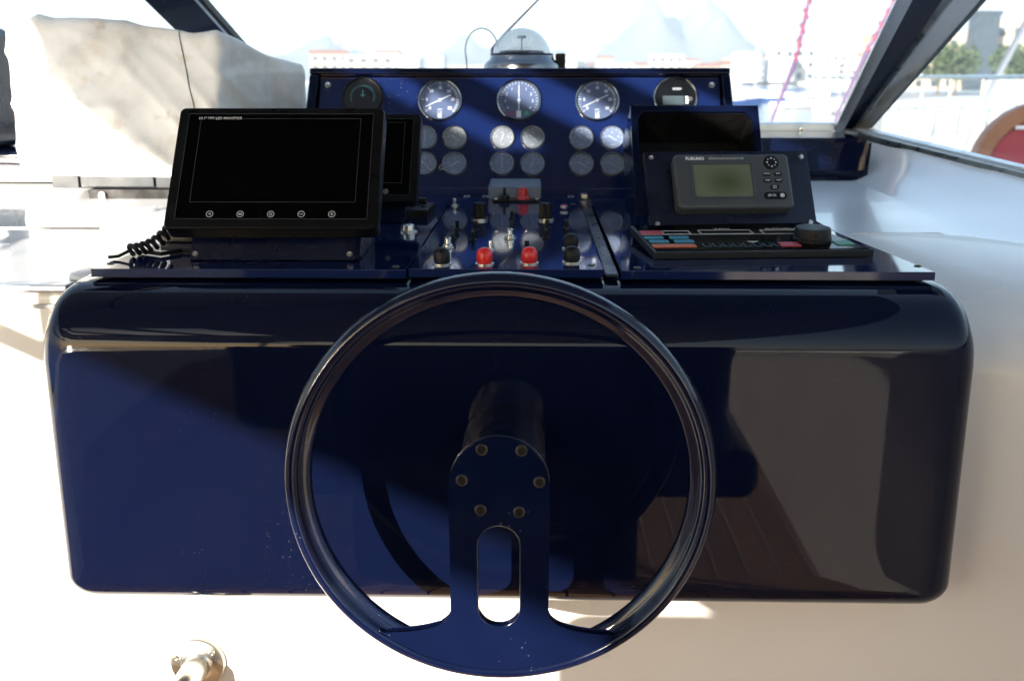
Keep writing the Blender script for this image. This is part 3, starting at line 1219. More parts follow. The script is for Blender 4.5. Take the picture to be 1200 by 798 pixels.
def gauge(x, y, R, kind, needle=None, pale=False, tilt=0):
    bm = BM()
    lathe(bm, [(R * 0.89, 0.0016), (R * 0.90, 0.005), (R * 0.945, 0.0066), (R * 0.985, 0.0052), (R, 0.002), (R, -0.004), (R * 0.89, -0.004)], 48, close=True)
    g = obj('gauge', bm, 'bezel' if kind == 'lcd' else ('bezel' if kind in ('tach', 'rud', 'deep') else 'steel'), gh, (x, y, ZF + 0.0005))
    if kind == 'deep':
        g.data.materials.clear()
        g.data.materials.append(M['black'])
    bm = BM()
    cyl(bm, R * 0.90, -0.0005, 0.0006, 40)
    obj('dial', bm, 'dialglare' if pale else ('black' if kind in ('deep', 'lcd') else ('dial' if kind in ('tach', 'rud') else 'dialsmall')), g, smooth=0)
    z = 0.0010
    ra = R * 0.85
    bm = BM()
    if kind == 'tach':
        ring_marks(bm, ra * 0.90, ra, 220, -40, 31, R * 0.008, z)
        ring_marks(bm, ra * 0.84, ra, 220, -40, 7, R * 0.018, z)
        ring_marks(bm, ra * 0.86, ra * 1.0, 62, -38, 15, R * 0.014, z)
        for k, s in enumerate(('0', '5', '10', '15', '20', '25', '30')):
            a = RAD(220 - 260 * k / 6)
            merge_mesh(bm, text_mesh(s, R * 0.17, bold=R * 0.008), (cos(a) * ra * 0.68, sin(a) * ra * 0.68, z))
        for j, s in enumerate(('RPM', 'x100')):
            merge_mesh(bm, text_mesh(s, R * 0.11), (0, -R * (0.44 + 0.12 * j), z))
        box(bm, -R * 0.08, R * 0.08, -R * 0.82, -R * 0.63, z, z + 0.0003)
    elif kind == 'rud':
        ring_marks(bm, ra * 0.90, ra, 215, -35, 25, R * 0.01, z)
        for k, s in enumerate(('4', '3', '2', '1', '', '1', '2', '3', '4')):
            a = RAD(215 - 250 * k / 8)
            if s:
                merge_mesh(bm, text_mesh(s, R * 0.20), (cos(a) * ra * 0.72, sin(a) * ra * 0.72, z))
        box(bm, -R * 0.10, R * 0.10, -R * 0.80, -R * 0.48, z, z + 0.0003)
    elif kind == 'deep':
        ring_marks(bm, ra * 0.62, ra * 0.72, 200, -20, 19, R * 0.012, z)
        box(bm, -0.0008, 0.0008, 0, R * 0.35, z, z + 0.0004)
        box(bm, -R * 0.12, R * 0.12, R * 0.08, R * 0.11, z, z + 0.0003)
    elif kind == 'lcd':
        merge_mesh(bm, text_mesh('SPEED', R * 0.15), (R * 0.08, R * 0.40, z))
        for j in range(3):
            box(bm, R * 0.44, R * 0.58, -R * 0.02 - j * R * 0.13, R * 0.06 - j * R * 0.13, z, z + 0.0003)
        merge_mesh(bm, text_mesh('KNOTS', R * 0.10), (0, -R * 0.55, z))
    else:
        ring_marks(bm, ra * 0.84, ra * 0.98, 205, -25, 9, R * 0.014, z)
        for k, s in enumerate(('0', '4', '8')):
            a = RAD(165 - 75 * k)
            merge_mesh(bm, text_mesh(s, R * 0.22), (cos(a) * ra * 0.60, sin(a) * ra * 0.56, z))
        merge_mesh(bm, text_mesh(kind, R * 0.15), (0, -R * 0.58, z))
    obj('markings', bm, 'cyanprint' if kind == 'deep' else 'white', g, smooth=0)
    if kind == 'rud':
        for s, m_ in ((-1, 'redprint'), (1, 'greenprint')):
            bm = BM()
            plate(bm, [(s * R * 0.34 - R * 0.13, -R * 0.68), (s * R * 0.34 + R * 0.13, -R * 0.68), (s * R * 0.34, -R * 0.46)], z, z + 0.0003)
            obj('side_triangle', bm, m_, g, smooth=0)
    if kind == 'lcd':
        bm = BM()
        box(bm, -R * 0.56, R * 0.38, -R * 0.34, R * 0.08, z, z + 0.0012, 0.0004, 1)
        obj('display', bm, 'lcd', g)
        bm = BM()
        cyl(bm, R * 0.10, z, z + 0.004, 16)
        obj('set_button', bm, 'steel', g, (R * 0.66, -R * 0.08, 0))
    if needle is not None:
        a = RAD(needle)
        d = Vector((cos(a), sin(a)))
        bm = BM()
        back = -0.55 if kind == 'tach' else (-0.45 if kind == 'rud' else -0.1)
        o_ = d * 0 if kind in ('tach', 'rud') else Vector((-d.x, -d.y)) * R * 0.25
        quad_bar(bm, o_ + d * R * back, o_ + d * R * 0.72, R * 0.026, R * 0.013, 0.0021)
        nd = obj('needle', bm, 'white', g, smooth=0)
        if kind in ('tach', 'rud'):
            bm = BM()
            cyl(bm, R * 0.07, 0.0016, 0.0027, 16)
            obj('pivot', bm, 'white', g)
    bm = BM()
    cyl(bm, R * 0.90, 0.0032, 0.0038, 40)
    obj('glass', bm, 'lens', g, smooth=0)
    return g


gauge(-0.168, 0.181, 0.0475, 'tach', 206)
gauge(0.0, 0.181, 0.0475, 'rud', 90)
gauge(0.166, 0.181, 0.0475, 'tach', 207)
gauge(-0.333, 0.188, 0.044, 'deep')
gauge(0.331, 0.187, 0.0475, 'lcd')
small = [(-0.198, 95, 138, 'OIL'), (-0.135, -35, 140, 'VOLT'), (-0.0345, -110, 90, 'TEMP'), (0.0295, -40, 62, 'BAR'), (0.1325, -32, -35, 'FUEL'), (0.197, -34, -32, 'WATER')]
row1 = {-0.198: -95, -0.135: -38, -0.0345: -112, 0.0295: -40, 0.1325: -30, 0.197: -33}
row2 = {-0.198: -42, -0.135: 212, -0.0345: 90, 0.0295: 65, 0.1325: -35, 0.197: -32}
for (x, a, b, nm) in small:
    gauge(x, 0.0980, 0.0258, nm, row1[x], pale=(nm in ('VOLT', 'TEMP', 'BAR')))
    gauge(x, 0.0410, 0.0258, nm, row2[x])
for x in (-0.186, -0.162):
    bm = BM()
    lathe(bm, [(0.0035, 0), (0.0058, 0), (0.0058, 0.003), (0.0035, 0.003)], 16, close=True)
    obj('lamp_ring', bm, 'steel', gh, (x, 0.033, ZF))

# compass on top
cp = empty('compass', (0.004, 2.325, 0.0215))
tag(cp, 'domed chrome compass on top of the gauge housing', 'compass')
bm = BM()
lathe(bm, [(0, -0.018), (0.086, -0.018), (0.086, 0.004), (0.080, 0.012), (0.074, 0.016), (0.070, 0.026), (0.0665, 0.026), (0.064, 0.020), (0, 0.020)], 56)
obj('base_ring', bm, 'bezel', cp)
bm = BM()
lathe(bm, [(0.0, 0.0205), (0.052, 0.0205), (0.050, 0.034), (0.040, 0.036), (0, 0.037)], 40)
card = obj('compass_card', bm, 'dial', cp)
bm = BM()
cyl(bm, 0.0015, 0.037, 0.062, 10)
cyl(bm, 0.010, 0.062, 0.068, 16)
obj('lubber_pin', bm, 'white', cp)
bm = BM()
ring_marks(bm, 0.040, 0.049, 0, 340, 18, 0.0012, 0)
obj('card_marks', bm, 'white', card, (0, 0, 0.0355), smooth=0)
bm = BM()
pr = [(0.0655 * cos(RAD(a)), 0.0205 + 0.0640 * sin(RAD(a))) for a in range(0, 91, 6)]
pr[-1] = (0, pr[-1][1])
lathe(bm, pr, 56)
obj('dome', bm, 'dome', cp, smooth=80)
bm = BM()
tube(bm, [(0.068 * cos(2 * pi * k / 48), 0.068 * sin(2 * pi * k / 48), 0.027) for k in range(49)], 0.0028, 8)
obj('dome_ring', bm, 'blacksoft', cp)
bm = BM()
box(bm, 0.076, 0.098, -0.01, 0.05, -0.018, 0.030, 0.004)
obj('light_shade', bm, 'blacksoft', cp)

# wiper outside behind the compass
wp = empty('windscreen_wiper', (-0.07, 2.62, -0.03))
tag(wp, 'thin windscreen wiper arm with looped washer hose behind the compass', 'wiper')
bm = BM()
tube(bm, [(-0.01, 0.1, 0.0), (-0.005, 0.02, 0.10), (0.02, 0, 0.128), (0.11, -0.15, 0.205), (0.22, -0.33, 0.31)], [0.004, 0.004, 0.003, 0.0022, 0.002], 8)
obj('arm', bm, 'ropeviolet', wp)
bm = BM()
pts = []
for k in range(16):
    a = RAD(200 - 190 * k / 15)
    pts.append((-0.032 + 0.042 * cos(a), 0.02, 0.095 + 0.055 * sin(a)))
tube(bm, [(-0.072, 0.08, 0.0)] + pts, 0.002, 6)
obj('washer_hose', bm, 'greyprint', wp)

# ================================================================== monitors
def monitor(name, loc, rot, label):
    e = empty(name, loc, rot)                         # origin at the middle of the lower front edge
    w, h = 0.291, 0.194
    bm = BM()
    plate(bm, rrect(w, h, 0.009, 5, 0, h / 2), -0.026, 0, 0.003)
    obj('casing', bm, 'black', e)
    bm = BM()
    plate(bm, rrect(w - 0.030, h - 0.026, 0.002, 2, 0, h / 2 + 0.001), 0.0002, 0.0012)
    gl = obj('front_glass', bm, 'blackgloss', e, smooth=0)
    # fine moulded outline of the glass and of the picture area
    for (ww, hh, cy, t, nm) in ((w - 0.030, h - 0.026, h / 2 + 0.001, 0.0007, 'glass_edge'), (0.226, 0.134, h / 2 + 0.010, 0.0005, 'picture_edge')):
        bm = BM()
        for s in (-1, 1):
            box(bm, s * ww / 2 - t / 2, s * ww / 2 + t / 2, cy - hh / 2, cy + hh / 2, 0.0013, 0.0019)
            box(bm, -ww / 2 + t, ww / 2 - t, cy + s * hh / 2 - t / 2, cy + s * hh / 2 + t / 2, 0.0013, 0.0018)
        obj(nm, bm, 'gpscase', e, smooth=0)
    bm = BM()
    plate(bm, rrect(0.225, 0.133, 0.001, 1, 0, h / 2 + 0.010), 0.00125, 0.0015)
    obj('screen', bm, 'blackgloss', e, smooth=0)
    text('10.1" TFT LED MONITOR', 0.0056, 'white', e, (-0.117, h - 0.0195, 0.0014), align='LEFT', bold=0.00008)
    # five touch keys
    for k, sym in enumerate(('<', 'm', 'o', '-', '+')):
        x = -0.0835 + k * 0.0415
        bm = BM()
        lathe(bm, [(0.0040, 0), (0.0049, 0), (0.0049, 0.0003), (0.0040, 0.0003)], 28, close=True)
        if sym in '-+':
            box(bm, -0.0022, 0.0022, -0.0005, 0.0005, 0, 0.0003)
        if sym == '+':
            box(bm, -0.0005, 0.0005, -0.0022, -0.00055, 0, 0.0003)
            box(bm, -0.0005, 0.0005, 0.00055, 0.0022, 0, 0.0003)
        if sym == 'm':
            box(bm, -0.0024, -0.0003, -0.0016, 0.0016, 0, 0.0003)
            box(bm, 0.0003, 0.0024, -0.0016, 0.0016, 0, 0.0003)
        if sym == 'o':
            lathe(bm, [(0.0012, 0), (0.0021, 0), (0.0021, 0.0003), (0.0012, 0.0003)], 14, close=True)
        if sym == '<':
            plate(bm, [(-0.002, 0), (0.0014, 0.0020), (0.0014, -0.0020)], 0, 0.0003)
        obj('touch_key', bm, 'greyprint', e, (x, 0.0215, 0.0014), smooth=0)
    tag(e, label, 'monitor')
    return e


MT = 36.5
m1 = monitor('monitor', (-0.3235, 1.330, -0.1975), (RAD(90 - MT), 0, RAD(0.8)), 'large black flat monitor in front of the canvas cover, screen off')
m2 = monitor('monitor', (-0.283, 1.658, -0.200), (RAD(90 - 30), 0, RAD(-2)), 'second black monitor half hidden behind the large one')
m2.scale = (0.83, 0.83, 0.83)  # smaller monitor, pushed back from the camera with its stand and scaled to suit
# navy wedge stand under the front monitor
ms = empty('monitor_stand', (-0.325, 1.345, bz(1.345) + 0.0005), (math.atan(SL), 0, RAD(0.8)))
tag(ms, 'navy wedge box holding the large monitor', 'stand')
t_ = math.tan(RAD(MT))
bm = BM()
prism(bm, [(0, 0), (0.098 * t_, 0.098), (0.098 * t_ + 0.06, 0.098), (0.155, 0.0)], -0.116, 0.118)
bmesh.ops.recalc_face_normals(bm, faces=bm.faces)
bmesh.ops.bevel(bm, geom=bm.edges[:], offset=0.0015, segments=2, affect='EDGES')
obj('box', bm, 'navyflat', ms)
bm = BM()
prism(bm, [(-0.0040, 0.0012), (0.034 * t_ - 0.0040, 0.0352), (0.034 * t_ - 0.0008, 0.0352), (-0.0008, 0.0012)], -0.114, 0.112)
fp = obj('front_plate', bm, 'navyflat', ms, smooth=0)
for s in (-0.107, 0.105):
    screw(fp, (s, -0.004 + 0.006 * t_, 0.0085), 0.0042, 'steel', 'screw', (RAD(90 - MT), 0, 0))
st2 = empty('monitor_stand', (-0.2727, 1.6791, bz(1.6791) + 0.0005), (math.atan(SL), 0, RAD(-2)))
bm = BM()
prism(bm, [(0, 0), (0.09, 0.10), (0.14, 0.10), (0.16, 0.0)], -0.10, 0.085)
bmesh.ops.recalc_face_normals(bm, faces=bm.faces)
bmesh.ops.bevel(bm, geom=bm.edges[:], offset=0.003, segments=2, affect='EDGES')
obj('box', bm, 'navyflat', st2)
tag(st2, 'navy wedge box under the second monitor behind', 'stand')
# coiled cable and junction box left of the monitor
cb = empty('coiled_cable', (-0.47, 1.37, bz(1.37)))
tag(cb, 'black coiled cable hanging out left of the large monitor', 'cable')
bm = BM()
pts = []
A, B = Vector((-0.005, 0.05, 0.052)), Vector((-0.062, -0.005, 0.010))
N_ = 150
for k in range(N_ + 1):
    f = k / N_
    p = A.lerp(B, f) + Vector((0, 0, -0.014 * sin(pi * f)))
    ax = (B - A).normalized()
    u = ax.orthogonal().normalized()
    v = ax.cross(u)
    a = f * 2 * pi * 9
    pts.append(p + (u * cos(a) + v * sin(a)) * 0.0075)
tube(bm, pts, 0.0032, 7)
obj('coil', bm, 'blacksoft', cb)
bm = BM()
tube(bm, [(0.02, 0.06, 0.06), (-0.002, 0.055, 0.058), (-0.012, 0.045, 0.05)], 0.005, 8)
tube(bm, [(-0.06, -0.01, 0.010), (-0.072, -0.02, 0.004), (-0.085, -0.022, 0.003)], 0.0022, 8)
obj('lead', bm, 'blacksoft', cb)
bm = BM()
tube(bm, [(-0.055, 0.02, 0.0045), (-0.02, 0.0, 0.004), (0.0, 0.03, 0.004), (0.03, 0.01, 0.004), (0.05, 0.04, 0.005)], 0.003, 7)
obj('loose_lead', bm, 'blacksoft', cb)
jb = empty('junction_box', (-0.4555, 1.5331, bz(1.5331)))
tag(jb, 'low black box behind the large monitor at its left edge', 'junction box')
bm = BM()
box(bm, -0.07, 0.08, -0.04, 0.08, 0.0, 0.045, 0.004)
obj('case', bm, 'black', jb)
bm = BM()
box(bm, -0.078, 0.082, -0.05, -0.041, 0.0, 0.012, 0.002)
obj('flange', bm, 'black', jb)

# ================================================================== right: hood, navigator box, autopilot
hd = empty('instrument_hood', (0.336, 1.7977, bz(1.7977) + 0.0005), (RAD(90 - 33), 0, RAD(2)))
tag(hd, 'open navy instrument hood, black inside, behind the navigator box', 'hood')
hw, hh2 = 0.238, 0.223  # hood pushed back along the line of sight, its size scaled about the camera
bm = BM()
fr_o = [(-hw / 2, 0), (hw / 2, 0), (hw / 2, hh2), (-hw / 2, hh2)]
fr_i = [(-hw / 2 + .011, 0.011), (hw / 2 - .011, 0.011), (hw / 2 - .011, hh2 - 0.026), (hw / 2 - .024, hh2 - 0.011), (-hw / 2 + .024, hh2 - 0.011), (-hw / 2 + .011, hh2 - 0.026)]
mh = curve_plate('rim', [fr_o, fr_i], 0.0035, 0.0008, 'navy', hd)
mh.location = (0, 0, -0.0043)
for nm, x0, x1, y0, y1 in (('side_wall', -hw / 2, -hw / 2 + .008, 0, hh2), ('side_wall', hw / 2 - .008, hw / 2, 0, hh2), ('top_wall', -hw / 2 + .0082, hw / 2 - .0082, hh2 - .008, hh2)):
    bm = BM()
    box(bm, x0, x1, y0, y1, -0.13, -0.009, 0.001, 1)
    obj(nm, bm, 'navy', hd)
bm = BM()
box(bm, -hw / 2 + .0083, hw / 2 - .0083, 0.001, hh2 - .0083, -0.128, -0.120)
obj('back_wall', bm, 'blacksoft', hd, smooth=0)
for s in (-1, 1):
    bm = BM()
    xa = s * (hw / 2 - 0.0090)
    box(bm, min(xa, xa - s * 0.003), max(xa, xa - s * 0.003), 0.002, hh2 - .0095, -0.119, -0.0095)
    obj('lining', bm, 'blacksoft', hd, smooth=0)
bm = BM()
box(bm, -hw / 2 + .0125, hw / 2 - .0125, hh2 - .0120, hh2 - .0088, -0.119, -0.0095)
obj('lining', bm, 'blacksoft', hd, smooth=0)

NT, NY = 32.3, 5.9
nb_ = empty('navigator_box', (0.3536, 1.5874, -0.2353), (RAD(90 - NT), 0, RAD(NY)))
nb_.scale = (1.027, 1.027, 1.027)  # box and navigator moved out along the line of sight, scaled about the camera
tag(nb_, 'navy plate box with corner screws carrying the grey navigator', 'plate box')
pw_, ph_ = 0.265, 0.136
bm = BM()
plate(bm, rrect(pw_, ph_, 0.004, 3, 0, ph_ / 2), -0.006, 0, 0.0012)
obj('front_plate', bm, 'navyflat', nb_)
bm = BM()
plate(bm, [(-pw_ / 2 + .006, 0.004), (pw_ / 2 - .006, 0.004), (pw_ / 2 - .006, ph_ - .004), (-pw_ / 2 + .006, ph_ - .004)], -0.060, -0.0062)
obj('box', bm, 'navy', nb_, smooth=0)
for sx, sy in ((-1, 0.011), (1, 0.011), (-1, ph_ - .011), (1, ph_ - .011)):
    screw(nb_, (sx * (pw_ / 2 - .011), sy, 0.0), 0.0046, 'chrome')

gps = empty('navigator', (0.3536, 1.5874, -0.2353), (RAD(90 - NT), 0, RAD(NY)))
# seat it on the plate: shift in plate coordinates
R_ = gps.rotation_euler.to_matrix()
gps.location = gps.location + R_ @ Vector((0.0005, 0.027, 0.0013))
gps.scale = (1.027, 1.027, 1.027)
tag(gps, 'grey plastic satellite navigator with green screen and round keypad', 'navigator')
gw, gh_ = 0.184, 0.094
bm = BM()
plate(bm, rrect(gw, gh_, 0.009, 6, 0, gh_ / 2), 0, 0.022, 0.006)
case = obj('case', bm, 'gpscase', gps, smooth=50)
# raised screen surround
bm = BM()
for (x0, x1, y0, y1) in ((-0.068, -0.0635, 0.016, 0.078), (0.028, 0.0325, 0.016, 0.078), (-0.0634, 0.0279, 0.074, 0.078), (-0.0634, 0.0279, 0.016, 0.0195)):
    box(bm, x0, x1, y0, y1, 0.0215, 0.0235, 0.0007, 1)
obj('screen_surround', bm, 'gpscase', gps)
bm = BM()
plate(bm, rrect(0.0905, 0.0540, 0.0015, 2, -0.0178, 0.0468), 0.0221, 0.0226)
o_ = obj('screen', bm, 'gpslcd', gps, smooth=0)
for v in o_.data.vertices:
    v.co.x += 0.0178
    v.co.y -= 0.0468
o_.location = (-0.0178, 0.0468, 0)
text('FURUNO', 0.0072, 'white', gps, (-0.0735, 0.0845, 0.0222), align='LEFT', bold=0.00022)
text('GPS/WAAS NAVIGATOR', 0.0052, 'greyprint', gps, (-0.037, 0.0845, 0.0222), align='LEFT')
bm = BM()
lathe(bm, [(0, 0.022), (0.0122, 0.022), (0.0122, 0.0234), (0.011, 0.0242), (0, 0.0242)], 32)
kp = obj('cursor_pad', bm, 'black', gps, (0.062, 0.0765, 0))
bm = BM()
for k in range(8):
    a = RAD(45 * k)
    d, n_ = Vector((cos(a), sin(a))), Vector((-sin(a), cos(a)))
    s = 0.0018 if k % 2 == 0 else 0.0008
    pts = [d * 0.0088, d * 0.0062 + n_ * s, d * 0.0062 - n_ * s]
    plate(bm, [tuple(p) for p in pts], 0.0243, 0.0246)
obj('arrows', bm, 'white', kp, smooth=0)
for (x, y, w_, h_, s) in ((0.0525, 0.0572, 0.0125, 0.0065, 'MENU'), (0.0705, 0.0572, 0.0125, 0.0065, 'ENT'), (0.0525, 0.0458, 0.0125, 0.0065, 'DISP'), (0.0705, 0.0458, 0.0125, 0.0065, 'WPT'),
                          (0.0625, 0.0345, 0.0145, 0.0080, 'MOB\nSAVE'), (0.0622, 0.0200, 0.0360, 0.0120, 'GP-32')):
    bm = BM()
    plate(bm, rrect(w_, h_, h_ * 0.46, 5, 0, 0), 0.022, 0.0236, 0.0006)
    k_ = obj('key', bm, 'black', gps, (x, y, 0))
    if s == 'GP-32':
        text(s, 0.0052, 'white', k_, (-0.006, 0, 0.0237))
        bm = BM()
        lathe(bm, [(0.0024, 0.0237), (0.0033, 0.0237), (0.0033, 0.0240), (0.0024, 0.0240)], 16, close=True)
        box(bm, -0.0015, 0.0015, -0.0012, 0.0012, 0.0237, 0.0240)
        obj('power_mark', bm, 'white', k_, (0.0105, 0, 0), smooth=0)
    else:
        text(s, 0.0038 if '\n' not in s else 0.0030, 'white', k_, (0, 0, 0.0237))

# autopilot control
ap = empty('autopilot_control', (0.348, 1.372, bz(1.372) + 0.0008), (RAD(3.6), 0, RAD(4.0)))
tag(ap, 'flat black autopilot control with coloured keys and a round knob', 'autopilot')
bm = BM()
plate(bm, [(-0.150, 0), (0.160, 0.004), (0.120, 0.19), (-0.155, 0.175)], 0.0, 0.010, 0.0015)
obj('casing', bm, 'black', ap)
bm = BM()
plate(bm, [(-0.146, 0.004), (0.155, 0.008), (0.117, 0.184), (-0.150, 0.170)], 0.0101, 0.0110)
obj('keypad', bm, 'blackgloss', ap, smooth=0)
ZK = 0.0111
for (x, y, w_, h_, m_, nm) in ((-0.133, 0.118, 0.033, 0.022, 'redkey', 'red_key'), (-0.135, 0.083, 0.028, 0.015, 'cyan', 'cyan_key'), (-0.098, 0.083, 0.028, 0.015, 'cyan', 'cyan_key'),
                               (-0.132, 0.058, 0.028, 0.015, 'cyan', 'cyan_key'), (-0.096, 0.058, 0.028, 0.015, 'cyan', 'cyan_key'), (-0.116, 0.030, 0.062, 0.018, 'orange', 'orange_key'),
                               (0.050, 0.034, 0.028, 0.024, 'redkey', 'red_key'), (0.130, 0.040, 0.026, 0.024, 'greenkey', 'green_key')):
    bm = BM()
    plate(bm, rrect(w_, h_, 0.002, 2, x, y), ZK, ZK + 0.0012, 0.0004)
    obj(nm, bm, m_, ap)
for (x, y, w_, h_, s) in ((-0.095, 0.118, 0.040, 0.022, None), (-0.020, 0.120, 0.078, 0.026, 'YAW'), (0.075, 0.118, 0.080, 0.026, 'AUTOPILOT')):
    bm = BM()
    for q in (-1, 1):
        box(bm, x + q * w_ / 2 - 0.0006, x + q * w_ / 2 + 0.0006, y - h_ / 2, y + h_ / 2, ZK, ZK + 0.0006)
        box(bm, x - w_ / 2 + 0.0007, x + w_ / 2 - 0.0007, y + q * h_ / 2 - 0.0009, y + q * h_ / 2 + 0.0009, ZK, ZK + 0.0005)
    obj('display_frame', bm, 'greyprint', ap, smooth=0)
    if s:
        text(s, 0.011, 'greyprint', ap, (x, y + h_ / 2 + 0.009, ZK))
bm = BM()
box(bm, -0.151, 0.10, 0.1045, 0.1055, ZK, ZK + 0.0004)
obj('printed_line', bm, 'greyprint', ap, smooth=0)
for k in range(8):
    bm = BM()
    x = -0.068 + k * 0.0145
    rr_ = rrect(0.011, 0.022, 0.003, 3)
    n = len(rr_)
    lo = [bm.verts.new((p[0], p[1], 0)) for p in rr_]
    hi = [bm.verts.new((p[0] * 0.8, p[1] * 0.88, 0.0003)) for p in rr_]
    for q in range(n):
        if k % 3 == 1 and q < n // 4:
            continue
        bm.faces.new((lo[q], lo[(q + 1) % n], hi[(q + 1) % n], hi[q]))
    obj('outlined_key', bm, 'dimblue', ap, (x, 0.036, ZK), smooth=0)
bm = BM()
plate(bm, [(-0.005, 0.056), (0.012, 0.056), (0.001, 0.048)], ZK, ZK + 0.0004)
obj('pointer_mark', bm, 'greyprint', ap, smooth=0)
bm = BM()
lathe(bm, [(0, 0), (0.0275, 0), (0.0275, 0.004), (0.0262, 0.005), (0.0255, 0.0155), (0.0242, 0.0185), (0.021, 0.0195), (0, 0.0198)], 48)
kb = obj('course_knob', bm, 'blacksoft', ap, (0.092, 0.062, ZK))
bm = BM()
cyl(bm, 0.0030, 0, 0.0008, 14)
obj('dimple', bm, 'black', kb, (-0.004, -0.0257, 0.012), (RAD(90), 0, 0))

# ================================================================== canvas covered instrument on its bracket
cv = empty('canvas_cover', (-0.82, 2.1, -0.197))
tag(cv, 'stained white canvas cover draped over a bulky instrument', 'canvas cover')
# trilinear block with 8 corners (local = world - origin)
o3 = Vector((-0.82, 2.1, -0.197))
CN = {(0, 0, 0): (-1.055, 2.10, -0.200), (1, 0, 0): (-0.625, 2.085, -0.203), (0, 0, 1): (-1.062, 2.135, 0.108), (1, 0, 1): (-0.612, 2.105, 0.100),
      (0, 1, 0): (-1.02, 2.38, -0.20), (1, 1, 0): (-0.49, 2.40, -0.20), (0, 1, 1): (-1.03, 2.22, 0.09), (1, 1, 1): (-0.490, 2.33, 0.036)}
bm = BM()
nu, nv, nw = 56, 40, 44


def tri(u, v, w):
    p = Vector((0, 0, 0))
    for (a, b, c), q in CN.items():
        p += Vector(q) * ((u if a else 1 - u) * (v if b else 1 - v) * (w if c else 1 - w))
    return p


vid = {}


def cvert(i, j, k):
    if (i, j, k) not in vid:
        vid[(i, j, k)] = bm.verts.new(tri(i / nu, j / nv, k / nw) - o3)
    return vid[(i, j, k)]


for i in range(nu):
    for k in range(nw):
        bm.faces.new((cvert(i, 0, k), cvert(i + 1, 0, k), cvert(i + 1, 0, k + 1), cvert(i, 0, k + 1)))
        bm.faces.new((cvert(i, nv, k), cvert(i, nv, k + 1), cvert(i + 1, nv, k + 1), cvert(i + 1, nv, k)))
for j in range(nv):
    for k in range(nw):
        bm.faces.new((cvert(0, j, k), cvert(0, j, k + 1), cvert(0, j + 1, k + 1), cvert(0, j + 1, k)))
        bm.faces.new((cvert(nu, j, k), cvert(nu, j + 1, k), cvert(nu, j + 1, k + 1), cvert(nu, j, k + 1)))
for i in range(nu):
    for j in range(nv):
        bm.faces.new((cvert(i, j, nw), cvert(i + 1, j, nw), cvert(i + 1, j + 1, nw), cvert(i, j + 1, nw)))
for _ in range(5):
    bmesh.ops.smooth_vert(bm, verts=[v for v in bm.verts if v.co.z > 0.01], factor=0.5, use_axis_x=True, use_axis_y=True, use_axis_z=True)
bm.normal_update()
disp = []
for v in bm.verts:
    p = v.co
    n1 = noise.fractal(p * 3.2 + Vector((3, 1, 7)), 1.0, 2.0, 2)
    rid = 1 - abs(noise.noise(Vector((p.x * 3.2 + p.z * 4.5, p.y * 4, p.z * 5 - p.x * 2.5)) + Vector((11, 4, 2))))
    rid2 = 1 - abs(noise.noise(Vector((p.x * 8 - p.z * 5, p.y * 7, p.z * 12 + p.x * 3)) + Vector((1, 14, 5))))
    edge = min(1, max(0, p.z / 0.05))
    low = 0.35 + 1.2 * max(0, 0.16 - p.z) / 0.16
    vd = noise.voronoi(Vector((p.x * 6 + p.z * 3, p.y * 6, p.z * 7 - p.x * 2)) + Vector((2.3, 0.4, 5.1)))[0]
    # long pulled folds in two directions, each fading in and out
    f1 = 1 - abs(noise.noise(Vector(((p.x * 0.80 + p.z * 0.60) * 13, (-p.x * 0.60 + p.z * 0.80) * 2.6, p.y * 5)) + Vector((4, 9, 1))))
    f2 = 1 - abs(noise.noise(Vector(((p.x * 0.45 - p.z * 0.89) * 11, (p.x * 0.89 + p.z * 0.45) * 2.2, p.y * 5 + 7)) + Vector((8, 2, 6))))
    m1_ = max(0, noise.noise(p * 3.5 + Vector((21, 3, 8))) + 0.30)
    m2_ = max(0, noise.noise(p * 3.0 + Vector((2, 31, 18))) + 0.30)
    edge *= 0.45 + 0.55 * min(1, max(0, (p.x + 0.24) / 0.12))
    disp.append(v.normal * (min(0.5, vd[1] - vd[0]) * 0.012 - 0.006 + n1 * 0.009 + (f1 ** 7) * 0.016 * m1_ * (0.5 + low) + (f2 ** 7) * 0.016 * m2_ + (rid ** 9) * 0.004) * (0.25 + 0.75 * edge))
for v, d in zip(list(bm.verts), disp):
    v.co += d
    # slack sag of the top between the supports
    wz_ = min(1, max(0, (v.co.z - 0.10) / 0.16))
    v.co.z += (0.010 * sin((v.co.x + 0.25) * 9) - 0.004) * wz_ * wz_ * (3 - 2 * wz_)
bm.normal_update()
bvh = BVHTree.FromBMesh(bm)
cover = obj('cover', bm, 'canvas', cv, smooth=180)
bm = BM()
pts = []
for k in range(40):
    f = k / 39
    z = 0.002 + f * 0.31
    x = 0.155 - 0.012 * f + 0.006 * sin(f * 5) + (-0.012 * f)
    hit = bvh.ray_cast(Vector((x, -0.3, z)), Vector((0, 1, 0)))[0]
    if hit and hit.y < 0.10:
        pts.append(hit + Vector((0, -0.0006, 0)))
tube(bm, pts, 0.0012, 6)
obj('seam', bm, 'gpscase', cover)
br = empty('mounting_bracket', (-0.82, 2.16, deckz(2.16)))
tag(br, 'grey metal mounting bracket under the canvas cover', 'bracket')
bm = BM()
box(bm, -0.165, 0.30, -0.065, 0.16, 0.016, 0.0435, 0.003)
rail = obj('rail', bm, 'bracket', br)
bm = BM()
box(bm, -0.160, -0.105, -0.071, -0.0655, 0.017, 0.0425, 0.001)
obj('end_lug', bm, 'bracket', br)
bm = BM()
box(bm, -0.085, 0.055, -0.072, -0.0655, 0.019, 0.0415, 0.002)
obj('clamp_plate', bm, 'bracket', br)
bm = BM()
box(bm, -0.080, 0.26, -0.085, 0.10, -0.010, 0.0155, 0.002)
foot = obj('foot', bm, 'blacksoft', br)
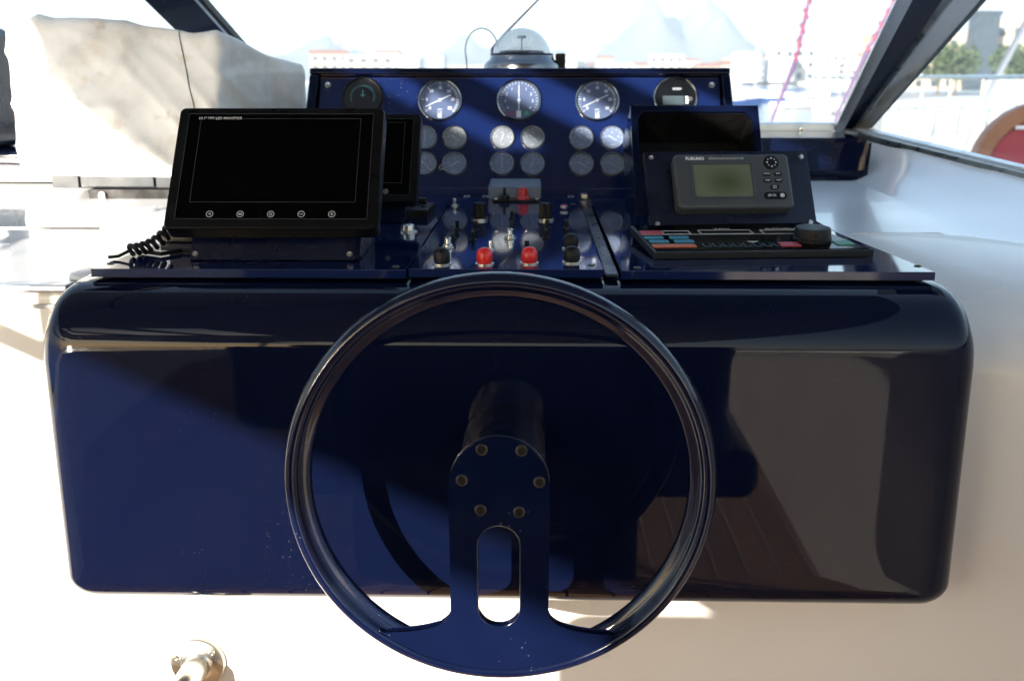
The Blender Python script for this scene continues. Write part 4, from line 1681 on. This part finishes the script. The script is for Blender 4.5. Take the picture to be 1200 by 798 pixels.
screw(foot, (-0.050, -0.086, 0.003), 0.009, 'chrome', 'bolt', (RAD(90), 0, 0))

# clear acrylic stand on the left deck
ac = empty('acrylic_stand', (-0.80, 1.50, deckz(1.50) + 0.001))
tag(ac, 'clear acrylic stand on the white deck left of the console', 'acrylic stand')
bm = BM()
box(bm, -0.50, 0.17, 0.0, 0.24, 0.046, 0.051, 0.001)
ts = obj('top_sheet', bm, 'acrylic', ac)
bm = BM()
box(bm, -0.50, 0.17, -0.0015, -0.0002, 0.0462, 0.0508)  # pale strip added for the brightness of the polished edge
obj('pale_edge', bm, 'greyprint', ts, smooth=0)
for x in (0.0, 0.06):
    bm = BM()
    box(bm, x - 0.014, x + 0.014, 0.02 + x * 1.5, 0.028 + x * 1.5, 0.0, 0.0455, 0.001)
    obj('leg', bm, 'acrylic', ac)
bm = BM()
box(bm, -0.48, -0.45, 0.02, 0.03, 0, 0.0455, 0.001)
obj('leg', bm, 'acrylic', ac)
dp = empty('deck_fitting', (-0.60, 1.40, deckz(1.40)))
tag(dp, 'small white oval deck fitting at the left shoulder of the console', 'deck fitting')
bm = BM()
lathe(bm, [(0, 0), (0.035, 0), (0.033, 0.006), (0.02, 0.010), (0, 0.011)], 28)
obj('cap', bm, 'hull', dp)

# ================================================================== grab handle low on the bulkhead
HX, HZ = -0.470, -0.853
hn = empty('grab_handle', (HX, 1.32, HZ), (RAD(90), 0, 0))
hn.scale = (1.22, 1.22, 1.22)
tag(hn, 'stainless steel handrail end with screwed round flange on the bulkhead', 'handrail')
bm = BM()
lathe(bm, [(0, 0), (0.0345, 0), (0.0345, 0.003), (0.0325, 0.006), (0.022, 0.008), (0.0175, 0.012), (0, 0.012)], 48)
fl = obj('flange', bm, 'steel', hn)
for k in range(3):
    a = RAD(40 + 120 * k)
    screw(fl, (0.0265 * cos(a), 0.0265 * sin(a), 0.0072), 0.0042, 'steel')
bm = BM()
tube(bm, [(0, 0, 0.010), (0, 0, 0.035), (-0.003, -0.003, 0.055), (-0.010, -0.014, 0.072), (-0.020, -0.034, 0.083), (-0.034, -0.075, 0.088), (-0.08, -0.24, 0.088), (-0.12, -0.42, 0.088)], 0.0155, 20)
obj('tube', bm, 'steel', hn, smooth=80)

# ================================================================== OUTSIDE
SEA = -4.0
bm = BM()
box(bm, -5900, 5900, -1400, 3500, SEA - 1.0, SEA)
struct(obj('sea', bm, 'water', smooth=0), 'harbour water')


def mountain(name, cx, cy, w, d, h, seed, label, peaks):
    bm = BM()
    nx, ny = 70, 20
    g = []
    for j in range(ny + 1):
        row = []
        for i in range(nx + 1):
            u, v = i / nx * 2 - 1, j / ny * 2 - 1
            hh = 0
            for (pu, pw2, ph2) in peaks:
                hh = max(hh, ph2 * max(0, 1 - (abs(u - pu) / pw2) ** 0.95))
            hh *= max(0, 1 - v * v)
            q = Vector((u * 3 + seed, v * 2, seed * 2))
            hh *= 0.9 + 0.5 * noise.fractal(q * 2.2, 1.0, 2.1, 5)
            row.append(bm.verts.new((cx + u * w, cy + v * d, SEA - 2 + max(0, hh) * h)))
        g.append(row)
    for a, b in zip(g[:-1], g[1:]):
        for k in range(nx):
            bm.faces.new((a[k], a[k + 1], b[k + 1], b[k]))
    return struct(obj(name, bm, 'rock', smooth=180), label)


mountain('mountain', 345, 2500, 600, 320, 200, 3, 'hazy twin peaked mountain behind the far shore', [(-0.12, 0.27, 1.0), (0.10, 0.33, 0.86), (0.5, 0.5, 0.30), (-0.5, 0.45, 0.30)])
mountain('mountain', -420, 2650, 560, 260, 105, 8, 'low pale mountain ridge above the left of the gauges', [(-0.2, 0.6, 0.9), (0.45, 0.45, 0.85)])
# far shore
bm = BM()
pts = [(-2500, 620), (-500, 600), (0, 590), (400, 560), (700, 420), (900, 250), (2500, 200), (2500, 3300), (-2500, 3300)]
plate(bm, pts, SEA - 2, SEA + 1.5)
struct(obj('far_shore', bm, 'quay', smooth=0), 'far shore carrying the town')
# near quay on the right
bm = BM()
plate(bm, [(26, 22), (200, 22), (200, 210), (60, 200), (40, 90)], SEA - 2, SEA + 1.1)
struct(obj('quay', bm, 'quay', smooth=0), 'pale concrete quay right of the boat')


def building(cx, cy, w, d, h, roof, wallm, label, rows=3, cols=5, base=SEA + 1.5, group='far town buildings'):
    e = empty('building', (cx, cy, base), (0, 0, random.uniform(-0.25, 0.25)))
    bm = BM()
    box(bm, -w / 2, w / 2, -d / 2, d / 2, 0, h)
    obj('wall', bm, wallm, e, smooth=0)
    bm = BM()
    if roof == 'pitched':
        prism(bm, [(-d / 2 - .5, h), (0, h + d * 0.22), (d / 2 + .5, h)], -w / 2 - .5, w / 2 + .5)
        obj('roof', bm, 'tile', e, smooth=0)
    else:
        box(bm, -w / 2 - .3, w / 2 + .3, -d / 2 - .3, d / 2 + .3, h, h + 0.8)
        obj('roof', bm, wallm, e, smooth=0)
    ww, wh_ = w / cols * 0.45, h / rows * 0.5
    me = None
    for r in range(rows):
        for c in range(cols):
            x, z = -w / 2 + (c + .5) * w / cols, (r + .5) * h / rows
            if me is None:
                bm = BM()
                box(bm, -ww / 2, ww / 2, -0.15, 0.05, -wh_ / 2, wh_ / 2)
                me = obj('window', bm, 'glassdark', e, (x, -d / 2, z), smooth=0).data
            else:
                link('window', me, None, e, (x, -d / 2, z))
    tag(e, label, 'building', group)
    return e


def dirx(u):                                     # tan of the bearing for a picture column
    return (u - 626) / 1167.0 / 1.037


random.seed(21)
ORD = ['leftmost', 'second', 'third', 'fourth', 'fifth', 'sixth', 'seventh', 'eighth', 'ninth', 'tenth', 'eleventh', 'twelfth', 'thirteenth', 'fourteenth',
       'fifteenth', 'sixteenth', 'seventeenth', 'eighteenth', 'nineteenth', 'twentieth']
for ui, u in enumerate((385, 400, 432, 455, 480, 512, 540, 562, 660, 676, 690, 708, 722, 748, 762, 780, 800, 816, 834, 846)):
    Yd = random.uniform(700, 1100)
    w = random.uniform(14, 34)
    building(dirx(u) * Yd, Yd, w, 14, random.uniform(10, 24), random.choice(('flat', 'pitched', 'flat')), random.choice(('stone', 'stoneb', 'stoneb')),
             ORD[ui] + ' hazy building from the left above the gauge housing', 3, 4)
for ui, u in enumerate((858, 866, 892, 905, 925, 936, 948, 957, 965, 976, 985, 996, 1004, 1014, 1022, 1031, 1040)):
    Yd = random.uniform(600, 800)
    w = random.uniform(14, 30)
    building(dirx(u) * Yd, Yd, w, 14, random.uniform(9, 19), random.choice(('flat', 'pitched')), random.choice(('stone', 'stoneb', 'stoneb')),
             ORD[ui] + ' hazy building from the left between gauge housing and corner post', 3, 4)
tw = building(dirx(1143) * 230, 230, 5.6, 3, 16, 'flat', 'glassdark', 'dark slim tower seen through the right side window', 6, 2, SEA + 1.1, None)
building(dirx(1078) * 250, 250, 26, 12, 12, 'flat', 'stone', 'beige block left of the dark tower', 4, 7, SEA + 1.1, None)
building(dirx(1190) * 250, 250, 20, 12, 15, 'flat', 'stone', 'beige block right of the dark tower', 4, 5, SEA + 1.1, None)


def tank(u, Yd, r, h, label):
    e = empty('storage_tank', (dirx(u) * Yd, Yd, SEA + 1.5))
    bm = BM()
    lathe(bm, [(0, 0), (r, 0), (r, h), (r * 0.98, h + 0.3), (0, h + r * 0.18)], 40)
    obj('shell', bm, 'tank', e, smooth=30)
    bm = BM()
    tube(bm, [(r * cos(2 * pi * k / 40), r * sin(2 * pi * k / 40), h + 0.9) for k in range(41)], 0.12, 5)
    obj('railing', bm, 'alu', e)
    bm = BM()
    for k in range(2):
        tube(bm, [(k * 0.6 - 0.3, -r - 0.25, 0), (k * 0.6 - 0.3, -r - 0.25, h + 0.9)], 0.08, 5)
    obj('ladder', bm, 'alu', e)
    tag(e, label, 'tank')


tank(874, 560, 8.2, 14.5, 'left of two white storage tanks beyond the water')
tank(912, 575, 8.6, 12.5, 'right of two white storage tanks beyond the water')


def tree(cx, cy, base, h, label, rad):
    e = empty('tree', (cx, cy, base))
    bm = BM()
    tube(bm, [(0, 0, 0), (0.1, 0, h * 0.3), (0, 0.1, h * 0.6)], [h * 0.03, h * 0.02, h * 0.01], 8)
    for k in range(5):
        a = k * 1.3
        tube(bm, [(0, 0, h * (0.3 + 0.05 * k)), (cos(a) * rad * 0.5, sin(a) * rad * 0.5, h * (0.5 + 0.06 * k))], [h * 0.012, h * 0.004], 6)
    obj('trunk', bm, 'bark', e)
    bm = BM()
    for k in range(900):
        d = Vector((random.gauss(0, 1), random.gauss(0, 1), random.gauss(0, 1))).normalized() * random.random() ** 0.4
        c = Vector((d.x * rad, d.y * rad, h * 0.66 + d.z * h * 0.36))
        c += Vector((noise.noise(c * 0.6), noise.noise(c * 0.6 + Vector((5, 0, 0))), 0)) * rad * 0.3
        s = h * 0.035 * random.uniform(0.6, 1.4)
        n_ = Vector((random.gauss(0, 1), random.gauss(0, 1), random.gauss(0, 1))).normalized()
        u = n_.orthogonal().normalized()
        v = n_.cross(u)
        bm.faces.new([bm.verts.new(c + u * s), bm.verts.new(c + v * s), bm.verts.new(c - u * s), bm.verts.new(c - v * s)])
    obj('crown', bm, 'foliage', e, smooth=0)
    tag(e, label, 'tree')


tree(dirx(1098) * 170, 170, SEA + 1.1, 7.5, 'bushy tree left of the dark tower', 3.6)
tree(dirx(1118) * 165, 165, SEA + 1.1, 8.0, 'bushy tree close beside the dark tower', 3.4)
tree(dirx(1178) * 172, 172, SEA + 1.1, 8.0, 'round tree right of the dark tower', 3.4)
tree(dirx(1200) * 176, 176, SEA + 1.1, 7.5, 'round tree at the right picture edge', 3.2)


def yacht(cx, cy, L, rot, hullm, label, mast=True):
    e = empty('moored_boat', (cx, cy, SEA), (0, 0, rot))
    bm = BM()
    secs = []
    for k in range(9):
        f = k / 8
        wd = L * 0.15 * (1 - max(0, f - 0.45) ** 2 * 3.0)
        wd = max(wd, 0.05)
        fb = L * (0.075 + 0.05 * f * f)
        x = -L / 2 + f * L
        secs.append([bm.verts.new(p) for p in ((x, -wd, fb), (x - 0.02 * L * f, -wd * 0.8, 0.1), (x - 0.04 * L * f, 0, -0.4), (x - 0.02 * L * f, wd * 0.8, 0.1), (x, wd, fb))])
    for a, b in zip(secs[:-1], secs[1:]):
        for k in range(4):
            bm.faces.new((a[k], a[k + 1], b[k + 1], b[k]))
        bm.faces.new((a[4], a[0], b[0], b[4]))
    bm.faces.new(secs[0])
    bm.faces.new(secs[-1][::-1])
    obj('hull', bm, hullm, e, smooth=30)
    bm = BM()
    z0 = L * 0.078
    plate(bm, [(-L * .25, -L * .09), (L * .15, -L * .08), (L * .24, 0), (L * .15, L * .08), (-L * .25, L * .09)], z0, z0 + L * 0.09, L * 0.01)
    obj('cabin', bm, 'hull', e)
    bm = BM()
    box(bm, -L * .2, L * .12, -L * .0925, L * .0925, z0 + L * .035, z0 + L * .065)
    obj('window', bm, 'glassdark', e, smooth=0)
    if mast:
        bm = BM()
        tube(bm, [(0, 0, z0), (0, 0, L * 1.25)], [L * .009, L * .005], 8)
        obj('mast', bm, 'alu', e)
        bm = BM()
        tube(bm, [(0, 0, z0 + L * .16), (-L * .38, 0, z0 + L * .15)], L * .012, 8)
        obj('boom', bm, 'hullblue', e)
    tag(e, label, 'boat', 'boats moored across the harbour')


bs = [(862, 150, 9, 'hullblue', 0.3, 'small blue boat moored nearest the gauge housing edge'), (885, 190, 10, 'hull', 0.2, 'white boat moored below the left storage tank'),
      (915, 170, 9, 'hullblue', -0.2, 'blue boat moored below the right storage tank'), (945, 140, 10, 'hull', 0.5, 'white sailing boat moored under the red line'),
      (968, 160, 10, 'hull', 1.2, 'white sailing boat moored right of the red line'), (992, 120, 9, 'hull', 0.7, 'white boat moored left of the corner post'),
      (1018, 150, 10, 'hull', 0.9, 'white sailing boat moored close to the corner post')]
for (u, Yd, L, hm, rt, lab) in bs:
    yacht(dirx(u) * Yd, Yd, L, rt, hm, lab, mast=(Yd != 150 or u > 1000))

# neighbouring motor yacht close by on the right, and its red boarding panel
ny_ = empty('neighbour_yacht', (9.2, 16.5, SEA))
tag(ny_, 'big white yacht berthed alongside, seen through the right side window', 'yacht')
bm = BM()
plate(bm, [(-3.7, -9), (6, -9), (6, 9), (1.2, 9), (-2.2, 4)], -0.5, 3.55, 0.15)
obj('hull', bm, 'hull', ny_, smooth=30)
bm = BM()
for k in range(14):
    y = -8.5 + k
    tube(bm, [(-3.55, y, 3.5), (-3.55, y, 4.0)], 0.02, 6)
tube(bm, [(-3.55, -8.6, 4.0), (-3.55, 4.5, 4.0)], 0.025, 8)
obj('guard_rail', bm, 'chrome', ny_)
bm = BM()
plate(bm, [(-1.5, -8), (5, -8), (5, 6), (0.6, 6)], 3.56, 3.95, 0.1)
obj('deckhouse', bm, 'hull', ny_)
bm = BM()
tube(bm, [(-2.0, 0, 3.6), (-2.6, -2.6, 4.9)], 0.05, 8)
obj('crane_arm', bm, 'alu', ny_)
bm = BM()
plate(bm, [(-3.3, 1.8), (3.4, 1.8), (3.4, 4.8), (2.6, 8.0), (0.9, 11.2), (0, 11.8), (-0.9, 11.2), (-2.6, 8.0), (-3.3, 4.8)], SEA - 0.5, -0.90, 0.08)
struct(obj('foredeck', bm, 'hull', smooth=30), 'white foredeck ahead of the windscreen')
rd = empty('red_panel', (1.985, 4.55, -0.897))
tag(rd, 'rounded red panel with varnished wooden rim outside the side window', 'red panel')


def rp_outline(ins):
    w0, h0, r0 = 0.0 + ins, 0.79 - ins, 0.30 - ins
    pts = [(w0 - 0.16 + 0, 0.0)]
    for k in range(9):
        a = RAD(180 - 90 * k / 8)
        pts.append((w0 + r0 + r0 * cos(a), h0 - r0 + r0 * sin(a)))
    pts += [(1.1, h0), (1.1, 0.0)]
    return pts


o_ = curve_plate('wooden_rim', [rp_outline(0.0), [(min(p[0], 1.05), p[1] if p[1] > 0.01 else 0.01) for p in rp_outline(0.055)]], 0.03, 0.006, 'varnish', rd)
o_.rotation_euler = (RAD(90), 0, 0)
o_ = curve_plate('panel', [[(p[0], max(0.012, p[1])) for p in rp_outline(0.052)]], 0.012, 0.002, 'redhull', rd)
o_.rotation_euler = (RAD(90), 0, 0)
bm = BM()
box(bm, 0.16, 1.1, -0.045, -0.036, 0.675, 0.692, 0.003)
obj('white_piping', bm, 'hull', rd)

# red and violet rigging lines in front of the windscreen
for (u0, v0, u1, v1, Yd, m_, lab) in ((943, -10, 930, 72, 9.0, 'ropered', 'red and violet line slanting down outside the front pane'),
                                      (1043, -5, 1012, 62, 8.5, 'ropered', 'red line just left of the corner post')):
    def pt(u, v):
        zz = -(v - 90) / 1167 * Yd * 0.97
        return Vector((dirx(u) * Yd + 0.032, Yd, zz))
    a, b = pt(u0, v0), pt(u1, v1)
    e = empty('rigging_line', b)
    bm = BM()
    tube(bm, [(0, 0, 0), (a - b) * 0.5, (a - b) * 1.6], 0.016, 8)
    obj('rope', bm, m_, e)
    bm = BM()
    n_ = 30
    tube(bm, [(a - b) * (1.6 * k / n_) + Vector((0.03 * cos(k * 1.7), 0.03 * sin(k * 1.7), 0)) for k in range(n_ + 1)], 0.010, 6)
    obj('lashing', bm, 'ropeviolet', e)
    bm = BM()
    tube(bm, [(0, 0, 0), (-0.05, 0.5, -0.5), (-0.2, 2.0, SEA - b.z)], [0.025, 0.015, 0.012], 8)
    obj('tail', bm, 'ropeviolet', e)
    tag(e, lab, 'line')

# haze
bm = BM()
box(bm, -6000, 6000, -1500, 3600, SEA - 5.0, 205)
hz = bpy.data.materials.new('haze')
hz.use_nodes = True
n = hz.node_tree.nodes
n.remove(n['Principled BSDF'])
pv = n.new('ShaderNodeVolumePrincipled')
pv.inputs['Color'].default_value = (0.66, 0.80, 0.95, 1)
pv.inputs['Density'].default_value = 0.0005
pv.inputs['Anisotropy'].default_value = 0.0
hz.node_tree.links.new(pv.outputs[0], n['Material Output'].inputs['Volume'])
M['haze'] = hz
ho = obj('haze', bm, 'haze', smooth=0)
ho['kind'] = 'stuff'
ho['label'] = 'pale haze over the harbour'
